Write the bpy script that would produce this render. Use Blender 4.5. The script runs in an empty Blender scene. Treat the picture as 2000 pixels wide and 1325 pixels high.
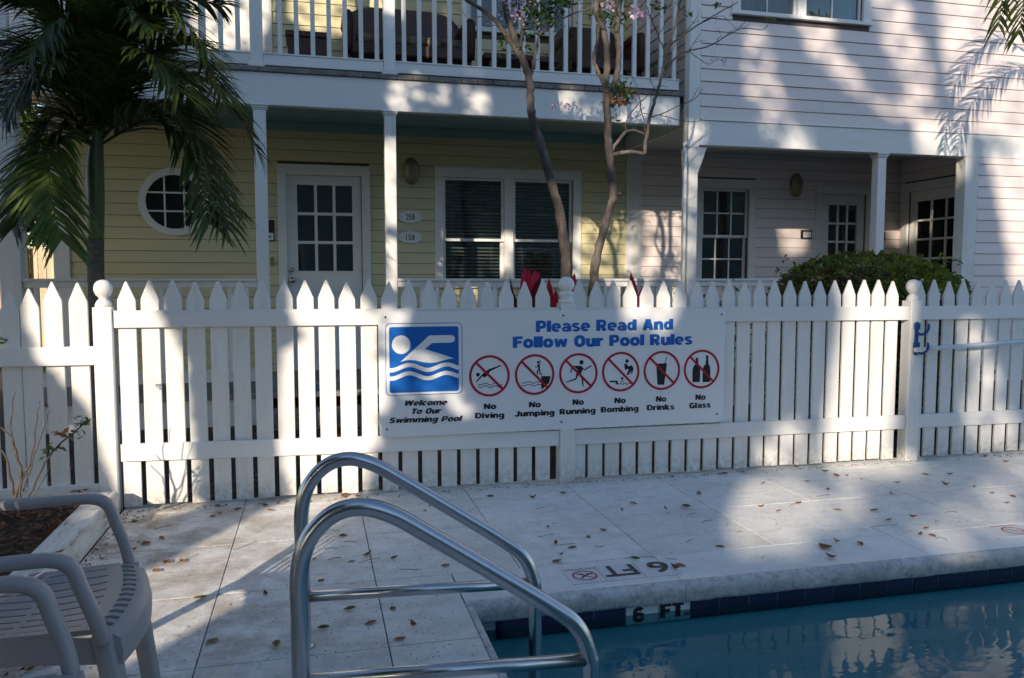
import bpy, bmesh, math, random
from mathutils import Vector, Matrix
random.seed(7)
C = bpy.context.scene.collection
SC = bpy.context.scene
rad = math.radians

# ------------------------------------------------------------------ camera
H = 1.22
FPX = 1558.0
PSI = rad(13.9)
TH = math.atan(117.5 / FPX)
cam_d = bpy.data.cameras.new('camera')
cam = bpy.data.objects.new('camera', cam_d)
C.objects.link(cam)
cam.location = (0, 0, H)
cam.rotation_euler = (rad(90) - TH, 0, -PSI)
cam_d.sensor_width = 36
cam_d.lens = FPX / 2000 * 36
cam_d.clip_start = 0.05
cam_d.clip_end = 500
SC.camera = cam

# ------------------------------------------------------------------ light
SUN_AZ = rad(31.7)      # horizontal heading of the light, from +Y towards +X
SUN_EL = rad(19.0)
w = bpy.data.worlds.new('World')
SC.world = w
w.use_nodes = True
nt = w.node_tree
bg = nt.nodes['Background']
sky = nt.nodes.new('ShaderNodeTexSky')
sky.sky_type = 'NISHITA'
sky.sun_disc = False
sky.sun_elevation = SUN_EL
sky.sun_rotation = rad(180) + SUN_AZ
sky.air_density = 1.0
sky.dust_density = 0.6
sky.ozone_density = 2.5
tint = nt.nodes.new('ShaderNodeMix'); tint.data_type = 'RGBA'; tint.blend_type = 'MULTIPLY'
tint.inputs[0].default_value = 1.0; tint.inputs[7].default_value = (1.0, 1.0, 1.0, 1)
nt.links.new(sky.outputs[0], tint.inputs[6]); nt.links.new(tint.outputs[2], bg.inputs[0])
bg.inputs[1].default_value = 0.15
sd = bpy.data.lights.new('sun', 'SUN')
sd.energy = 3.9
sd.angle = rad(0.53)
sd.color = (1.0, 0.85, 0.68)
sun = bpy.data.objects.new('sun', sd)
C.objects.link(sun)
LDIR = Vector((math.cos(SUN_EL) * math.sin(SUN_AZ), math.cos(SUN_EL) * math.cos(SUN_AZ), -math.sin(SUN_EL)))
sun.rotation_euler = LDIR.to_track_quat('-Z', 'Y').to_euler()
sun.location = (-6, -9, 9)
SC.view_settings.view_transform = 'Standard'
SC.view_settings.look = 'None'
SC.view_settings.gamma = 1
SC.view_settings.exposure = 0.62
SC.view_settings.use_curve_mapping = False
SC.cycles.use_denoising = True
SC.cycles.max_bounces = 8
SC.cycles.transparent_max_bounces = 12
SC.cycles.caustics_reflective = False
SC.cycles.caustics_refractive = False

# ------------------------------------------------------------------ pixel -> place
cp, sp_, ct, st = math.cos(PSI), math.sin(PSI), math.cos(TH), math.sin(TH)
RV = Vector((cp, -sp_, 0)); FV = Vector((sp_ * ct, cp * ct, -st)); UV = Vector((sp_ * st, cp * st, ct))
def ray(x, y):
    return FV + RV * ((x - 1000) / FPX) - UV * ((y - 662.5) / FPX)
def onY(x, y, Y):
    d = ray(x, y); t = Y / d.y
    return Vector((d.x * t, Y, H + d.z * t))
def onZ(x, y, Z=0.0):
    d = ray(x, y); t = (Z - H) / d.z
    return Vector((d.x * t, d.y * t, Z))

# ------------------------------------------------------------------ materials
MATS = {}
def new_mat(name):
    m = bpy.data.materials.new(name); m.use_nodes = True
    MATS[name] = m
    return m, m.node_tree, m.node_tree.nodes['Principled BSDF']
def pos_noise(nt, scale, detail=6, rough=0.6, stretch=(1, 1, 1)):
    g = nt.nodes.new('ShaderNodeNewGeometry')
    mp = nt.nodes.new('ShaderNodeMapping'); mp.inputs['Scale'].default_value = stretch
    n = nt.nodes.new('ShaderNodeTexNoise')
    n.inputs['Scale'].default_value = scale; n.inputs['Detail'].default_value = detail
    n.inputs['Roughness'].default_value = rough
    nt.links.new(g.outputs['Position'], mp.inputs[0]); nt.links.new(mp.outputs[0], n.inputs[0])
    return n.outputs[0]
def ramp(nt, sock, stops):
    r = nt.nodes.new('ShaderNodeValToRGB')
    e = r.color_ramp.elements
    e[0].position, e[0].color = stops[0][0], (*stops[0][1], 1)
    e[1].position, e[1].color = stops[-1][0], (*stops[-1][1], 1)
    for p, c in stops[1:-1]:
        k = e.new(p); k.color = (*c, 1)
    nt.links.new(sock, r.inputs[0])
    return r.outputs[0]
def mixc(nt, fac, a, b, mode='MIX'):
    m = nt.nodes.new('ShaderNodeMix'); m.data_type = 'RGBA'; m.blend_type = mode
    for sock, v in ((m.inputs[0], fac), (m.inputs[6], a), (m.inputs[7], b)):
        if isinstance(v, (int, float)): sock.default_value = v
        elif isinstance(v, tuple): sock.default_value = (*v, 1)
        else: nt.links.new(v, sock)
    return m.outputs[2]
def bump(nt, p, sock, strength, dist):
    b = nt.nodes.new('ShaderNodeBump'); b.inputs['Strength'].default_value = strength
    b.inputs['Distance'].default_value = dist
    nt.links.new(sock, b.inputs['Height']); nt.links.new(b.outputs[0], p.inputs['Normal'])
def obj_random(nt, lo, hi):
    oi = nt.nodes.new('ShaderNodeObjectInfo')
    mr = nt.nodes.new('ShaderNodeMapRange'); mr.inputs[3].default_value = lo; mr.inputs[4].default_value = hi
    nt.links.new(oi.outputs['Random'], mr.inputs[0])
    return mr.outputs[0]
def simple(name, c, rough=0.5, var=0.12, scale=6, bmp=0.0, bscale=60, stretch=(1, 1, 1), metal=0.0, spec=0.5, rnd=0.0):
    m, nt, p = new_mat(name)
    n = pos_noise(nt, scale, stretch=stretch)
    lo = tuple(x * (1 - var) for x in c); hi = tuple(min(1, x * (1 + var)) for x in c)
    col = ramp(nt, n, [(0.3, lo), (0.7, hi)])
    if rnd:
        hs = nt.nodes.new('ShaderNodeHueSaturation'); nt.links.new(col, hs.inputs['Color'])
        nt.links.new(obj_random(nt, 1 - rnd, 1 + rnd), hs.inputs['Value']); col = hs.outputs[0]
    nt.links.new(col, p.inputs['Base Color'])
    p.inputs['Roughness'].default_value = rough; p.inputs['Metallic'].default_value = metal
    p.inputs['Specular IOR Level'].default_value = spec
    if bmp:
        bump(nt, p, pos_noise(nt, bscale, stretch=stretch), bmp, 0.004)
    return m
def paint_mat(name, c, dirt=(0.42, 0.39, 0.33), amt=0.35, stretch=(1, 1, 0.12), rough=0.45):
    """painted wood: faint grain, soft grime streaks and chips"""
    m, nt, p = new_mat(name)
    g = pos_noise(nt, 14, 8, 0.7, stretch)
    f1 = ramp(nt, g, [(0.50, (0, 0, 0)), (0.80, (amt, amt, amt))])
    sp = pos_noise(nt, 90, 3, 0.6)
    f2 = ramp(nt, sp, [(0.70, (0, 0, 0)), (0.78, (0.5, 0.5, 0.5))])
    a = mixc(nt, f1, c, dirt); a = mixc(nt, f2, a, tuple(x * 0.75 for x in c))
    if name == 'white_paint':       # splash dirt low on the boards
        gg = nt.nodes.new('ShaderNodeNewGeometry'); sx_ = nt.nodes.new('ShaderNodeSeparateXYZ'); nt.links.new(gg.outputs['Position'], sx_.inputs[0])
        mr_0 = nt.nodes.new('ShaderNodeMapRange'); mr_0.inputs[1].default_value = 0.16; mr_0.inputs[2].default_value = 0.0; nt.links.new(sx_.outputs[2], mr_0.inputs[0])
        dn = ramp(nt, pos_noise(nt, 30, 7, 0.7), [(0.40, (0, 0, 0)), (0.65, (0.8,) * 3)])
        a = mixc(nt, mixc(nt, 1.0, dn, mr_0.outputs[0], 'MULTIPLY'), a, (0.30, 0.27, 0.21))
    hs = nt.nodes.new('ShaderNodeHueSaturation'); nt.links.new(a, hs.inputs['Color'])
    nt.links.new(obj_random(nt, 0.93, 1.04), hs.inputs['Value'])
    nt.links.new(hs.outputs[0], p.inputs['Base Color'])
    p.inputs['Roughness'].default_value = rough
    bump(nt, p, pos_noise(nt, 40, 6, 0.7, stretch), 0.25, 0.003)
    return m
WHITE = paint_mat('white_paint', (0.80, 0.79, 0.76))
WHITE_H = paint_mat('white_trim_paint', (0.79, 0.79, 0.77), stretch=(0.12, 0.12, 1), amt=0.22)
SIDEY = paint_mat('yellow_siding_paint', (0.66, 0.60, 0.36), dirt=(0.45, 0.40, 0.25), amt=0.25, stretch=(0.1, 0.1, 1))
SIDEP = paint_mat('pink_siding_paint', (0.85, 0.755, 0.725), dirt=(0.64, 0.56, 0.53), amt=0.22, stretch=(0.1, 0.1, 1))
TEAL = simple('teal_ceiling_paint', (0.25, 0.41, 0.39), 0.6, 0.08)
GREYC = simple('grey_ceiling_paint', (0.42, 0.45, 0.45), 0.6, 0.08)
SIGNW = simple('sign_white', (0.80, 0.81, 0.82), 0.28, 0.03, 3)
SIGNB = simple('sign_blue', (0.012, 0.125, 0.47), 0.3, 0.06, 5)
SIGNR = simple('sign_red', (0.42, 0.012, 0.03), 0.35, 0.08, 9)
BLACK = simple('print_black', (0.012, 0.012, 0.014), 0.4, 0.1)
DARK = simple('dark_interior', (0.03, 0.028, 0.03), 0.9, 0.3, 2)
CURT = simple('pale_curtain', (0.42, 0.45, 0.40), 0.9, 0.12, 2, stretch=(20, 20, 1))
BLIND = simple('blind_slat', (0.70, 0.69, 0.67), 0.5, 0.06)
NAVY = simple('navy_tile', (0.010, 0.014, 0.055), 0.12, 0.4, 9, rnd=0.3)
GROUT = simple('grout', (0.30, 0.31, 0.33), 0.8)
PLAST = simple('pool_plaster', (0.38, 0.70, 0.74), 0.7, 0.10, 1.5)
CHAIRM = simple('grey_resin', (0.31, 0.285, 0.28), 0.38, 0.06, 3, 0.12, 220)
WICK = simple('dark_wicker', (0.060, 0.026, 0.018), 0.45, 0.5, 60, 0.4, 120, rnd=0.2)
CUSH = simple('pale_cushion', (0.6, 0.56, 0.48), 0.9, 0.1, 12)
BRASS = simple('aged_brass', (0.30, 0.25, 0.13), 0.45, 0.2, 40, metal=0.6)
LAMPG = simple('frosted_glass', (0.40, 0.38, 0.28), 0.35, 0.1)
METALK = simple('knob_steel', (0.45, 0.45, 0.45), 0.25, 0.1, metal=1.0)
SCREW = simple('screw_steel', (0.08, 0.08, 0.08), 0.4, 0.2, metal=0.5)
BLUEP = simple('blue_plastic', (0.006, 0.065, 0.23), 0.4, 0.1)
POLEM = simple('white_pole', (0.62, 0.68, 0.74), 0.3, 0.05, metal=0.3)
DECKB = simple('grey_deck_board', (0.20, 0.185, 0.175), 0.7, 0.35, 16, 0.4, 40, stretch=(0.3, 1, 1), rnd=0.2)
FARF = simple('tan_fence_wood', (0.56, 0.46, 0.31), 0.7, 0.2, 12, stretch=(1, 1, 0.1), rnd=0.08)
TIMB = None
def leafmat(name, c1, c2, trans=0.3, rough=0.45, spec=0.4):
    m, nt, p = new_mat(name)
    n = pos_noise(nt, 7, 3)
    col = ramp(nt, n, [(0.35, c1), (0.65, c2)])
    hs = nt.nodes.new('ShaderNodeHueSaturation'); nt.links.new(col, hs.inputs['Color'])
    g = nt.nodes.new('ShaderNodeNewGeometry')
    mr = nt.nodes.new('ShaderNodeMapRange'); mr.inputs[3].default_value = 0.7; mr.inputs[4].default_value = 1.35
    nt.links.new(g.outputs['Random Per Island'], mr.inputs[0]); nt.links.new(mr.outputs[0], hs.inputs['Value'])
    nt.links.new(hs.outputs[0], p.inputs['Base Color'])
    p.inputs['Roughness'].default_value = rough; p.inputs['Specular IOR Level'].default_value = spec
    t = nt.nodes.new('ShaderNodeBsdfTranslucent'); nt.links.new(hs.outputs[0], t.inputs[0])
    mx = nt.nodes.new('ShaderNodeMixShader'); mx.inputs[0].default_value = trans
    out = nt.nodes['Material Output']
    nt.links.new(p.outputs[0], mx.inputs[1]); nt.links.new(t.outputs[0], mx.inputs[2]); nt.links.new(mx.outputs[0], out.inputs[0])
    return m
PALM = leafmat('palm_leaf', (0.028, 0.052, 0.009), (0.075, 0.105, 0.018), 0.3)
PALMY = leafmat('palm_leaf_bright', (0.07, 0.12, 0.02), (0.13, 0.17, 0.03), 0.35)
LEAFG = leafmat('green_leaf', (0.035, 0.085, 0.015), (0.09, 0.14, 0.02), 0.35)
HEDGE = leafmat('hedge_leaf', (0.08, 0.14, 0.02), (0.21, 0.27, 0.035), 0.45)
HEDGER = leafmat('hedge_red_leaf', (0.10, 0.045, 0.025), (0.17, 0.09, 0.035), 0.3)
CANO = leafmat('canopy_leaf', (0.03, 0.06, 0.015), (0.07, 0.10, 0.02), 0.0)
PINKF = leafmat('pink_flower', (0.62, 0.42, 0.58), (0.76, 0.60, 0.72), 0.35)
REDL = leafmat('red_ti_leaf', (0.55, 0.02, 0.06), (0.75, 0.06, 0.12), 0.4, 0.35)
DRED = leafmat('dark_red_leaf', (0.10, 0.01, 0.02), (0.2, 0.02, 0.03), 0.3, 0.35)
ORAN = leafmat('turning_leaf', (0.35, 0.11, 0.03), (0.45, 0.22, 0.08), 0.35)
DRY = leafmat('dry_leaf', (0.16, 0.06, 0.02), (0.30, 0.13, 0.04), 0.1, 0.6)
DRYG = leafmat('olive_fallen_leaf', (0.08, 0.08, 0.02), (0.16, 0.13, 0.03), 0.1, 0.6)
BARK = simple('crape_bark', (0.105, 0.088, 0.076), 0.85, 0.65, 22, 0.9, 40, stretch=(1, 1, 0.35))
TWIG = simple('twig_bark', (0.085, 0.066, 0.052), 0.8, 0.3, 30)
PTRUNK = simple('palm_trunk_bark', (0.13, 0.115, 0.10), 0.85, 0.35, 14, 0.5, 40, stretch=(0.3, 0.3, 3))
PSHAFT = simple('palm_crownshaft', (0.115, 0.14, 0.035), 0.4, 0.25, 5, stretch=(3, 3, 0.6))
# brushed stainless steel
m, nt, p = new_mat('stainless_steel')
n = pos_noise(nt, 30, 5, 0.6, (1, 1, 1))
nt.links.new(ramp(nt, n, [(0.3, (0.50, 0.50, 0.51)), (0.7, (0.54, 0.54, 0.55))]), p.inputs['Base Color'])
nt.links.new(ramp(nt, pos_noise(nt, 60, 6), [(0.3, (0.19,) * 3), (0.7, (0.25,) * 3)]), p.inputs['Roughness'])
p.inputs['Metallic'].default_value = 1.0
STEEL = m
# white travertine slabs
def stone(name, c, spots=1.0, dirtpos=None):
    m, nt, p = new_mat(name)
    big = pos_noise(nt, 2.2, 5, 0.65)
    col = ramp(nt, big, [(0.3, tuple(x * 0.80 for x in c)), (0.6, c)])
    # layered streaks of the stone
    s = pos_noise(nt, 9, 8, 0.75, (0.85, 1.7, 1))
    col = mixc(nt, ramp(nt, s, [(0.46, (0, 0, 0)), (0.72, (0.50 * spots,) * 3)]), col, (0.38, 0.365, 0.345))
    pits = pos_noise(nt, 62, 5, 0.8)
    gate = ramp(nt, pos_noise(nt, 3.5, 4, 0.6), [(0.40, (0.15, 0.15, 0.15)), (0.62, (1, 1, 1))])
    pf = ramp(nt, pits, [(0.56, (0, 0, 0)), (0.65, (0.85 * spots,) * 3)])
    pf = mixc(nt, 1.0, pf, gate, 'MULTIPLY')
    col = mixc(nt, pf, col, (0.16, 0.145, 0.13))
    # brown tannin stains towards the planted corner
    g = nt.nodes.new('ShaderNodeNewGeometry'); sx = nt.nodes.new('ShaderNodeSeparateXYZ'); nt.links.new(g.outputs['Position'], sx.inputs[0])
    mr = nt.nodes.new('ShaderNodeMapRange'); mr.inputs[1].default_value = 0.9; mr.inputs[2].default_value = -0.9
    mr.inputs[3].default_value = 0.0; mr.inputs[4].default_value = 1.0; nt.links.new(sx.outputs[0], mr.inputs[0])
    st_ = ramp(nt, pos_noise(nt, 4.5, 7, 0.7), [(0.40, (0, 0, 0)), (0.62, (0.85,) * 3)])
    st_ = mixc(nt, 1.0, st_, mr.outputs[0], 'MULTIPLY')
    col = mixc(nt, st_, col, (0.27, 0.20, 0.13))
    hs = nt.nodes.new('ShaderNodeHueSaturation'); nt.links.new(col, hs.inputs['Color'])
    nt.links.new(obj_random(nt, 0.93, 1.04), hs.inputs['Value'])
    nt.links.new(hs.outputs[0], p.inputs['Base Color'])
    p.inputs['Roughness'].default_value = 0.72
    bump(nt, p, mixc(nt, 0.5, pits, s), 0.35, 0.004)
    return m
SLAB = stone('travertine_slab', (0.84, 0.82, 0.765), 0.95)
COPE = stone('coping_stone', (0.84, 0.83, 0.785), 0.5)
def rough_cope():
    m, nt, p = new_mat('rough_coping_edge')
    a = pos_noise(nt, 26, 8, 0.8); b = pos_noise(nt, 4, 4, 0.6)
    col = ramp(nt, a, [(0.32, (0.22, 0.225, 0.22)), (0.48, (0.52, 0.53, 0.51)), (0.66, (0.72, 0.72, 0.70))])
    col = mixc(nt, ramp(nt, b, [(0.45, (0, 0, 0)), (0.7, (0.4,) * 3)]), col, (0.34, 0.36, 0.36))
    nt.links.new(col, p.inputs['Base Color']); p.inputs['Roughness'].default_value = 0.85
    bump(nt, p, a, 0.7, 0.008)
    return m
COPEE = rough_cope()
def timber():
    m, nt, p = new_mat('worn_white_timber')
    a = pos_noise(nt, 16, 9, 0.75, (1.2, 0.25, 1.2))
    col = ramp(nt, a, [(0.36, (0.17, 0.15, 0.13)), (0.44, (0.52, 0.50, 0.46)), (0.6, (0.70, 0.69, 0.66))])
    nt.links.new(col, p.inputs['Base Color']); p.inputs['Roughness'].default_value = 0.7
    bump(nt, p, a, 0.6, 0.006)
    return m
TIMB = timber()
def soil(name, cols, sc=30):
    m, nt, p = new_mat(name)
    a = pos_noise(nt, sc, 9, 0.75)
    nt.links.new(ramp(nt, a, cols), p.inputs['Base Color']); p.inputs['Roughness'].default_value = 0.95
    bump(nt, p, a, 1.0, 0.02)
    return m
SOIL = soil('garden_soil', [(0.35, (0.02, 0.014, 0.01)), (0.55, (0.07, 0.045, 0.03)), (0.7, (0.14, 0.09, 0.05))])
MULCH = leafmat('mulch_chip', (0.06, 0.028, 0.016), (0.20, 0.085, 0.04), 0.0, 0.8)
def clear(name, tint, ior, roughness=0.0, bs=None, base=None):
    m, nt, p = new_mat(name)
    nt.nodes.remove(p)
    out = nt.nodes['Material Output']
    gl = nt.nodes.new('ShaderNodeBsdfGlossy'); gl.inputs['Roughness'].default_value = roughness
    tr = nt.nodes.new('ShaderNodeBsdfTransparent'); tr.inputs[0].default_value = (*tint, 1)
    fr = nt.nodes.new('ShaderNodeFresnel'); fr.inputs[0].default_value = ior
    mx = nt.nodes.new('ShaderNodeMixShader')
    nt.links.new(fr.outputs[0], mx.inputs[0]); nt.links.new(tr.outputs[0], mx.inputs[1]); nt.links.new(gl.outputs[0], mx.inputs[2])
    nt.links.new(mx.outputs[0], out.inputs[0])
    if bs:
        b = nt.nodes.new('ShaderNodeBump'); b.inputs['Strength'].default_value = bs[1]; b.inputs['Distance'].default_value = bs[2]
        nt.links.new(pos_noise(nt, bs[0], 3, 0.5, bs[3]), b.inputs['Height'])
        nt.links.new(b.outputs[0], gl.inputs['Normal']); nt.links.new(b.outputs[0], fr.inputs['Normal'])
    return m
GLASS = clear('window_glass', (0.75, 0.80, 0.80), 1.55, 0.02)
WATER = clear('pool_water', (0.52, 0.86, 0.86), 1.33, 0.0, (4.5, 0.075, 0.02, (1, 1.8, 1)))

# ------------------------------------------------------------------ mesh helpers
class MB:
    def __init__(s): s.v = []; s.f = []
    def add(s, vs, fs):
        o = len(s.v); s.v += [tuple(x) for x in vs]; s.f += [tuple(i + o for i in f) for f in fs]
        return s
    def box(s, x0, x1, y0, y1, z0, z1, T=None):
        vs = [(x, y, z) for z in (z0, z1) for y in (y0, y1) for x in (x0, x1)]
        if T: vs = [T(*a) for a in vs]
        return s.add(vs, [(0, 2, 3, 1), (4, 5, 7, 6), (0, 1, 5, 4), (2, 6, 7, 3), (0, 4, 6, 2), (1, 3, 7, 5)])
    def hexa(s, a, b):          # a, b: two quads (bottom ring, top ring) of 4 points
        return s.add(list(a) + list(b), [(3, 2, 1, 0), (4, 5, 6, 7), (0, 1, 5, 4), (1, 2, 6, 5), (2, 3, 7, 6), (3, 0, 4, 7)])
    def prism(s, poly, d0, d1, T):   # poly (u, z), extruded over depth
        n = len(poly)
        vs = [T(u, d0, z) for u, z in poly] + [T(u, d1, z) for u, z in poly]
        fs = [tuple(range(n))[::-1], tuple(range(n, 2 * n))] + [(i, (i + 1) % n, (i + 1) % n + n, i + n) for i in range(n)]
        return s.add(vs, fs)
    def tube(s, pts, rs, n=8, caps=True):
        pts = [Vector(p) for p in pts]
        if isinstance(rs, (int, float)): rs = [rs] * len(pts)
        prev = None; rings = []
        for i, p in enumerate(pts):
            t = (pts[min(i + 1, len(pts) - 1)] - pts[max(i - 1, 0)]).normalized()
            if prev is None:
                a = t.cross(Vector((0, 0, 1)));
                if a.length < 0.1: a = t.cross(Vector((1, 0, 0)))
                a.normalize()
            else:
                a = (prev - t * prev.dot(t)).normalized()
            prev = a; b = t.cross(a)
            rings.append([p + (a * math.cos(k * 2 * math.pi / n) + b * math.sin(k * 2 * math.pi / n)) * rs[i] for k in range(n)])
        vs = [q for r in rings for q in r]; fs = []
        for i in range(len(pts) - 1):
            for k in range(n):
                a0 = i * n + k; a1 = i * n + (k + 1) % n
                fs.append((a0, a1, a1 + n, a0 + n))
        if caps:
            fs.append(tuple(range(n))[::-1]); fs.append(tuple(range((len(pts) - 1) * n, len(pts) * n)))
        return s.add(vs, fs)
    def lathe(s, prof, c, n=16, T=None):
        vs = []; fs = []
        for r, z in prof:
            for k in range(n):
                a = k * 2 * math.pi / n
                q = (c[0] + r * math.cos(a), c[1] + r * math.sin(a), c[2] + z)
                vs.append(T(*q) if T else q)
        m = len(prof)
        for i in range(m - 1):
            for k in range(n):
                fs.append((i * n + k, i * n + (k + 1) % n, (i + 1) * n + (k + 1) % n, (i + 1) * n + k))
        fs.append(tuple(range(n))[::-1]); fs.append(tuple(range((m - 1) * n, m * n)))
        return s.add(vs, fs)
    def build(s, name, mat, parent=None, smooth=False, bevel=0.0, fix=True, seg=1):
        me = bpy.data.meshes.new(name)
        off = Vector((0, 0, 0)); q = parent
        while q is not None: off += q.location; q = q.parent
        me.from_pydata([tuple(Vector(v) - off) for v in s.v], [], s.f)
        if fix or bevel:
            bm = bmesh.new(); bm.from_mesh(me)
            if fix: bmesh.ops.recalc_face_normals(bm, faces=bm.faces)
            if bevel: bmesh.ops.bevel(bm, geom=list(bm.edges), offset=bevel, segments=seg, affect='EDGES', profile=0.5)
            bm.to_mesh(me); bm.free()
        me.materials.append(mat)
        if smooth:
            me.polygons.foreach_set('use_smooth', [True] * len(me.polygons))
        o = bpy.data.objects.new(name, me); C.objects.link(o)
        if parent is not None: o.parent = parent
        return o
def smooth_by_angle(o, deg=40):
    me = o.data
    bm = bmesh.new(); bm.from_mesh(me)
    for f in bm.faces: f.smooth = True
    for e in bm.edges:
        e.smooth = e.is_manifold and e.calc_face_angle(0) < rad(deg)
    bm.to_mesh(me); bm.free()
    return o
def tag(o, label=None, cat=None, group=None, kind=None):
    if label: o['label'] = label
    if cat: o['category'] = cat
    if group: o['group'] = group
    if kind: o['kind'] = kind
    return o
def empty(name, loc, label=None, cat=None, group=None):
    o = bpy.data.objects.new(name, None); o.location = loc; o.empty_display_size = 0.1
    C.objects.link(o); return tag(o, label, cat, group)
def share(src, loc, parent, name=None):
    o = src.copy(); C.objects.link(o); o.parent = parent; o.location = loc
    return o
def curve_pts(pts, sub=5):
    """Catmull-Rom through points"""
    P = [Vector(p) for p in pts]; out = []
    for i in range(len(P) - 1):
        a = P[max(i - 1, 0)]; b = P[i]; c = P[i + 1]; d = P[min(i + 2, len(P) - 1)]
        for k in range(sub):
            t = k / sub
            out.append(0.5 * ((2 * b) + (c - a) * t + (2 * a - 5 * b + 4 * c - d) * t * t + (3 * b - a - 3 * c + d) * t ** 3))
    out.append(P[-1]); return out
def lerp(a, b, t): return a + (b - a) * t

# ================================================================== SETTING
# ground sheet with the hole of the pool, soil of the garden strip
PX0, PX1, PY0, PY1 = 0.56, 9.0, -3.5, 2.90
g = MB()
for x0, x1, y0, y1 in ((-150, PX0, -150, 150), (PX1, 150, -150, 150), (PX0, PX1, PY1, 150), (PX0, PX1, -150, PY0)):
    g.add([(x0, y0, -0.035), (x1, y0, -0.035), (x1, y1, -0.035), (x0, y1, -0.035)], [(0, 1, 2, 3)])
tag(g.build('ground', SOIL, fix=False), kind='structure')
# deck bed (mortar) with slabs as pieces
g = MB()
for x0, x1, y0, y1 in ((-9, PX0 - 0.005, -9, 4.60), (PX0 - 0.005, 9.5, 2.905, 4.60), (PX0 - 0.005, 9.5, -9, PY0 - 0.005), (PX1 + 0.005, 12, -9, 4.6)):
    g.add([(x0, y0, -0.012), (x1, y0, -0.012), (x1, y1, -0.012), (x0, y1, -0.012)], [(0, 1, 2, 3)])
deck = tag(g.build('pool_deck', simple('mortar_bed', (0.06, 0.055, 0.05), 0.9, 0.3, 20), fix=False), kind='structure')
xj = [-1.6 + 0.02, -0.985, -0.38, 0.22]
xr = [0.22 + 0.605 * i for i in range(15)]
def slab(x0, x1, y0, y1, mat, name='paving_slab', gap=0.0022, z=0.0):
    j = random.uniform(-0.0004, 0.0002)
    MB().box(x0 + gap, x1 - gap, y0 + gap, y1 - gap, -0.03, z + j).build(name, mat, deck, bevel=0.0008)
for i in range(-12, len(xr)):
    x0 = 0.22 + 0.605 * i; x1 = x0 + 0.605
    ys = (3.19, 3.795, 4.40, 4.60) if i >= 0 else (-1.04, -0.435, 0.17, 0.775, 1.38, 1.985, 2.59, 3.195, 3.80, 4.405, 4.60)
    if i < -2:
        ys = [y for y in ys if y < 2.0 or y > 10]
    if i == -2:
        x0 = -1.0
    for a, b in zip(ys, ys[1:]):
        slab(x0, x1, a, b, SLAB)
for yy in [1.985 - 0.605 * k for k in range(8)]:
    slab(0.22, 0.53, yy, min(yy + 0.605, 2.86), COPE, 'coping_slab')
slab(0.22, 0.53, 2.59, 3.19, COPE, 'coping_slab')
# far coping: flat top, rounded rough edge
prof = [(3.188, -0.03), (3.188, 0.0), (2.905, 0.0)]
def nose(x0, x1):
    a = [(3.188, 0.0), (2.900, 0.0)]
    MB().box(x0 + 0.002, x1 - 0.002, 2.902, 3.188, -0.03, 0.0).build('coping_slab', COPE, deck)
    pr = [(2.9005, 0.0004)]
    for k in range(1, 8):
        t = rad(90 * k / 7); pr.append((2.900 - 0.040 * math.sin(t), -0.034 + 0.034 * math.cos(t)))
    pr += [(2.862, -0.070), (2.872, -0.080), (2.9005, -0.080)]
    m_ = MB(); n = len(pr)
    S = 24
    vs = []
    for k in range(S + 1):
        x = lerp(x0 + 0.001, x1 - 0.001, k / S)
        for y, z in pr:
            w_ = 0.0 if y > 2.899 else random.uniform(-0.0018, 0.0018)
            vs.append((x, y + w_, z + w_ * 0.5))
    fs = [(k * n + i, k * n + (i + 1) % n, (k + 1) * n + (i + 1) % n, (k + 1) * n + i) for k in range(S) for i in range(n)]
    m_.add(vs, fs + [tuple(range(n)), tuple(range(S * n, S * n + n))[::-1]])
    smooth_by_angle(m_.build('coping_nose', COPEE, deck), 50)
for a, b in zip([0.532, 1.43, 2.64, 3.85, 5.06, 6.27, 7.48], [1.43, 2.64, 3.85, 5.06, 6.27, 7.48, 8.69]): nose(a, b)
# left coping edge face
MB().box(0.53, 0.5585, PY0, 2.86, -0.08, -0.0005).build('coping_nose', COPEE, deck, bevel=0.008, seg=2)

# pool basin
D = -1.85
b = MB()
b.add([(PX0, PY0, D), (PX1, PY0, D), (PX1, PY1, D), (PX0, PY1, D)], [(0, 1, 2, 3)])
for (xa, ya), (xb, yb) in zip([(PX0, PY0), (PX1, PY0), (PX1, PY1), (PX0, PY1)], [(PX1, PY0), (PX1, PY1), (PX0, PY1), (PX0, PY0)]):
    b.add([(xa, ya, D), (xb, yb, D), (xb, yb, -0.02), (xa, ya, -0.02)], [(0, 1, 2, 3)])
pool = tag(b.build('swimming_pool', PLAST, fix=False), kind='structure')
WL = -0.122
tw = 0.1335
k = 0
t0 = None
x = 1.184 - tw * 4
tiles_x = [1.184 - tw * i for i in range(1, 5)][::-1]
def tile(x0, x1, mat=NAVY):
    MB().box(x0 + 0.002, x1 - 0.002, 2.893, 2.8995, -0.162, -0.081).build('pool_tile', mat, pool, bevel=0.0012)
MB().box(0.561, 8.99, 2.8955, 2.8998, -0.166, -0.0795).build('tile_grout', GROUT, pool)
for tx in tiles_x: tile(tx, tx + tw)
tx = 1.184
SIGNT = simple('white_ceramic', (0.72, 0.74, 0.74), 0.15, 0.03)
for kk in range(2):
    tile(tx, tx + 0.1405, SIGNT); tx += 0.1405
while tx < 8.8:
    tile(tx, tx + tw); tx += tw
for i in range(22):
    y = 2.88 - tw * (i + 1)
    MB().box(0.5605, 0.566, y + 0.002, y + tw - 0.002, -0.162, -0.081).build('pool_tile', NAVY, pool)
wt = MB()
wt.add([(PX0 + 0.001, PY0, WL), (PX1, PY0, WL), (PX1, PY1 - 0.001, WL), (PX0 + 0.001, PY1 - 0.001, WL)], [(0, 1, 2, 3)])
tag(wt.build('pool_water', WATER, fix=False), kind='structure')

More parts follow.
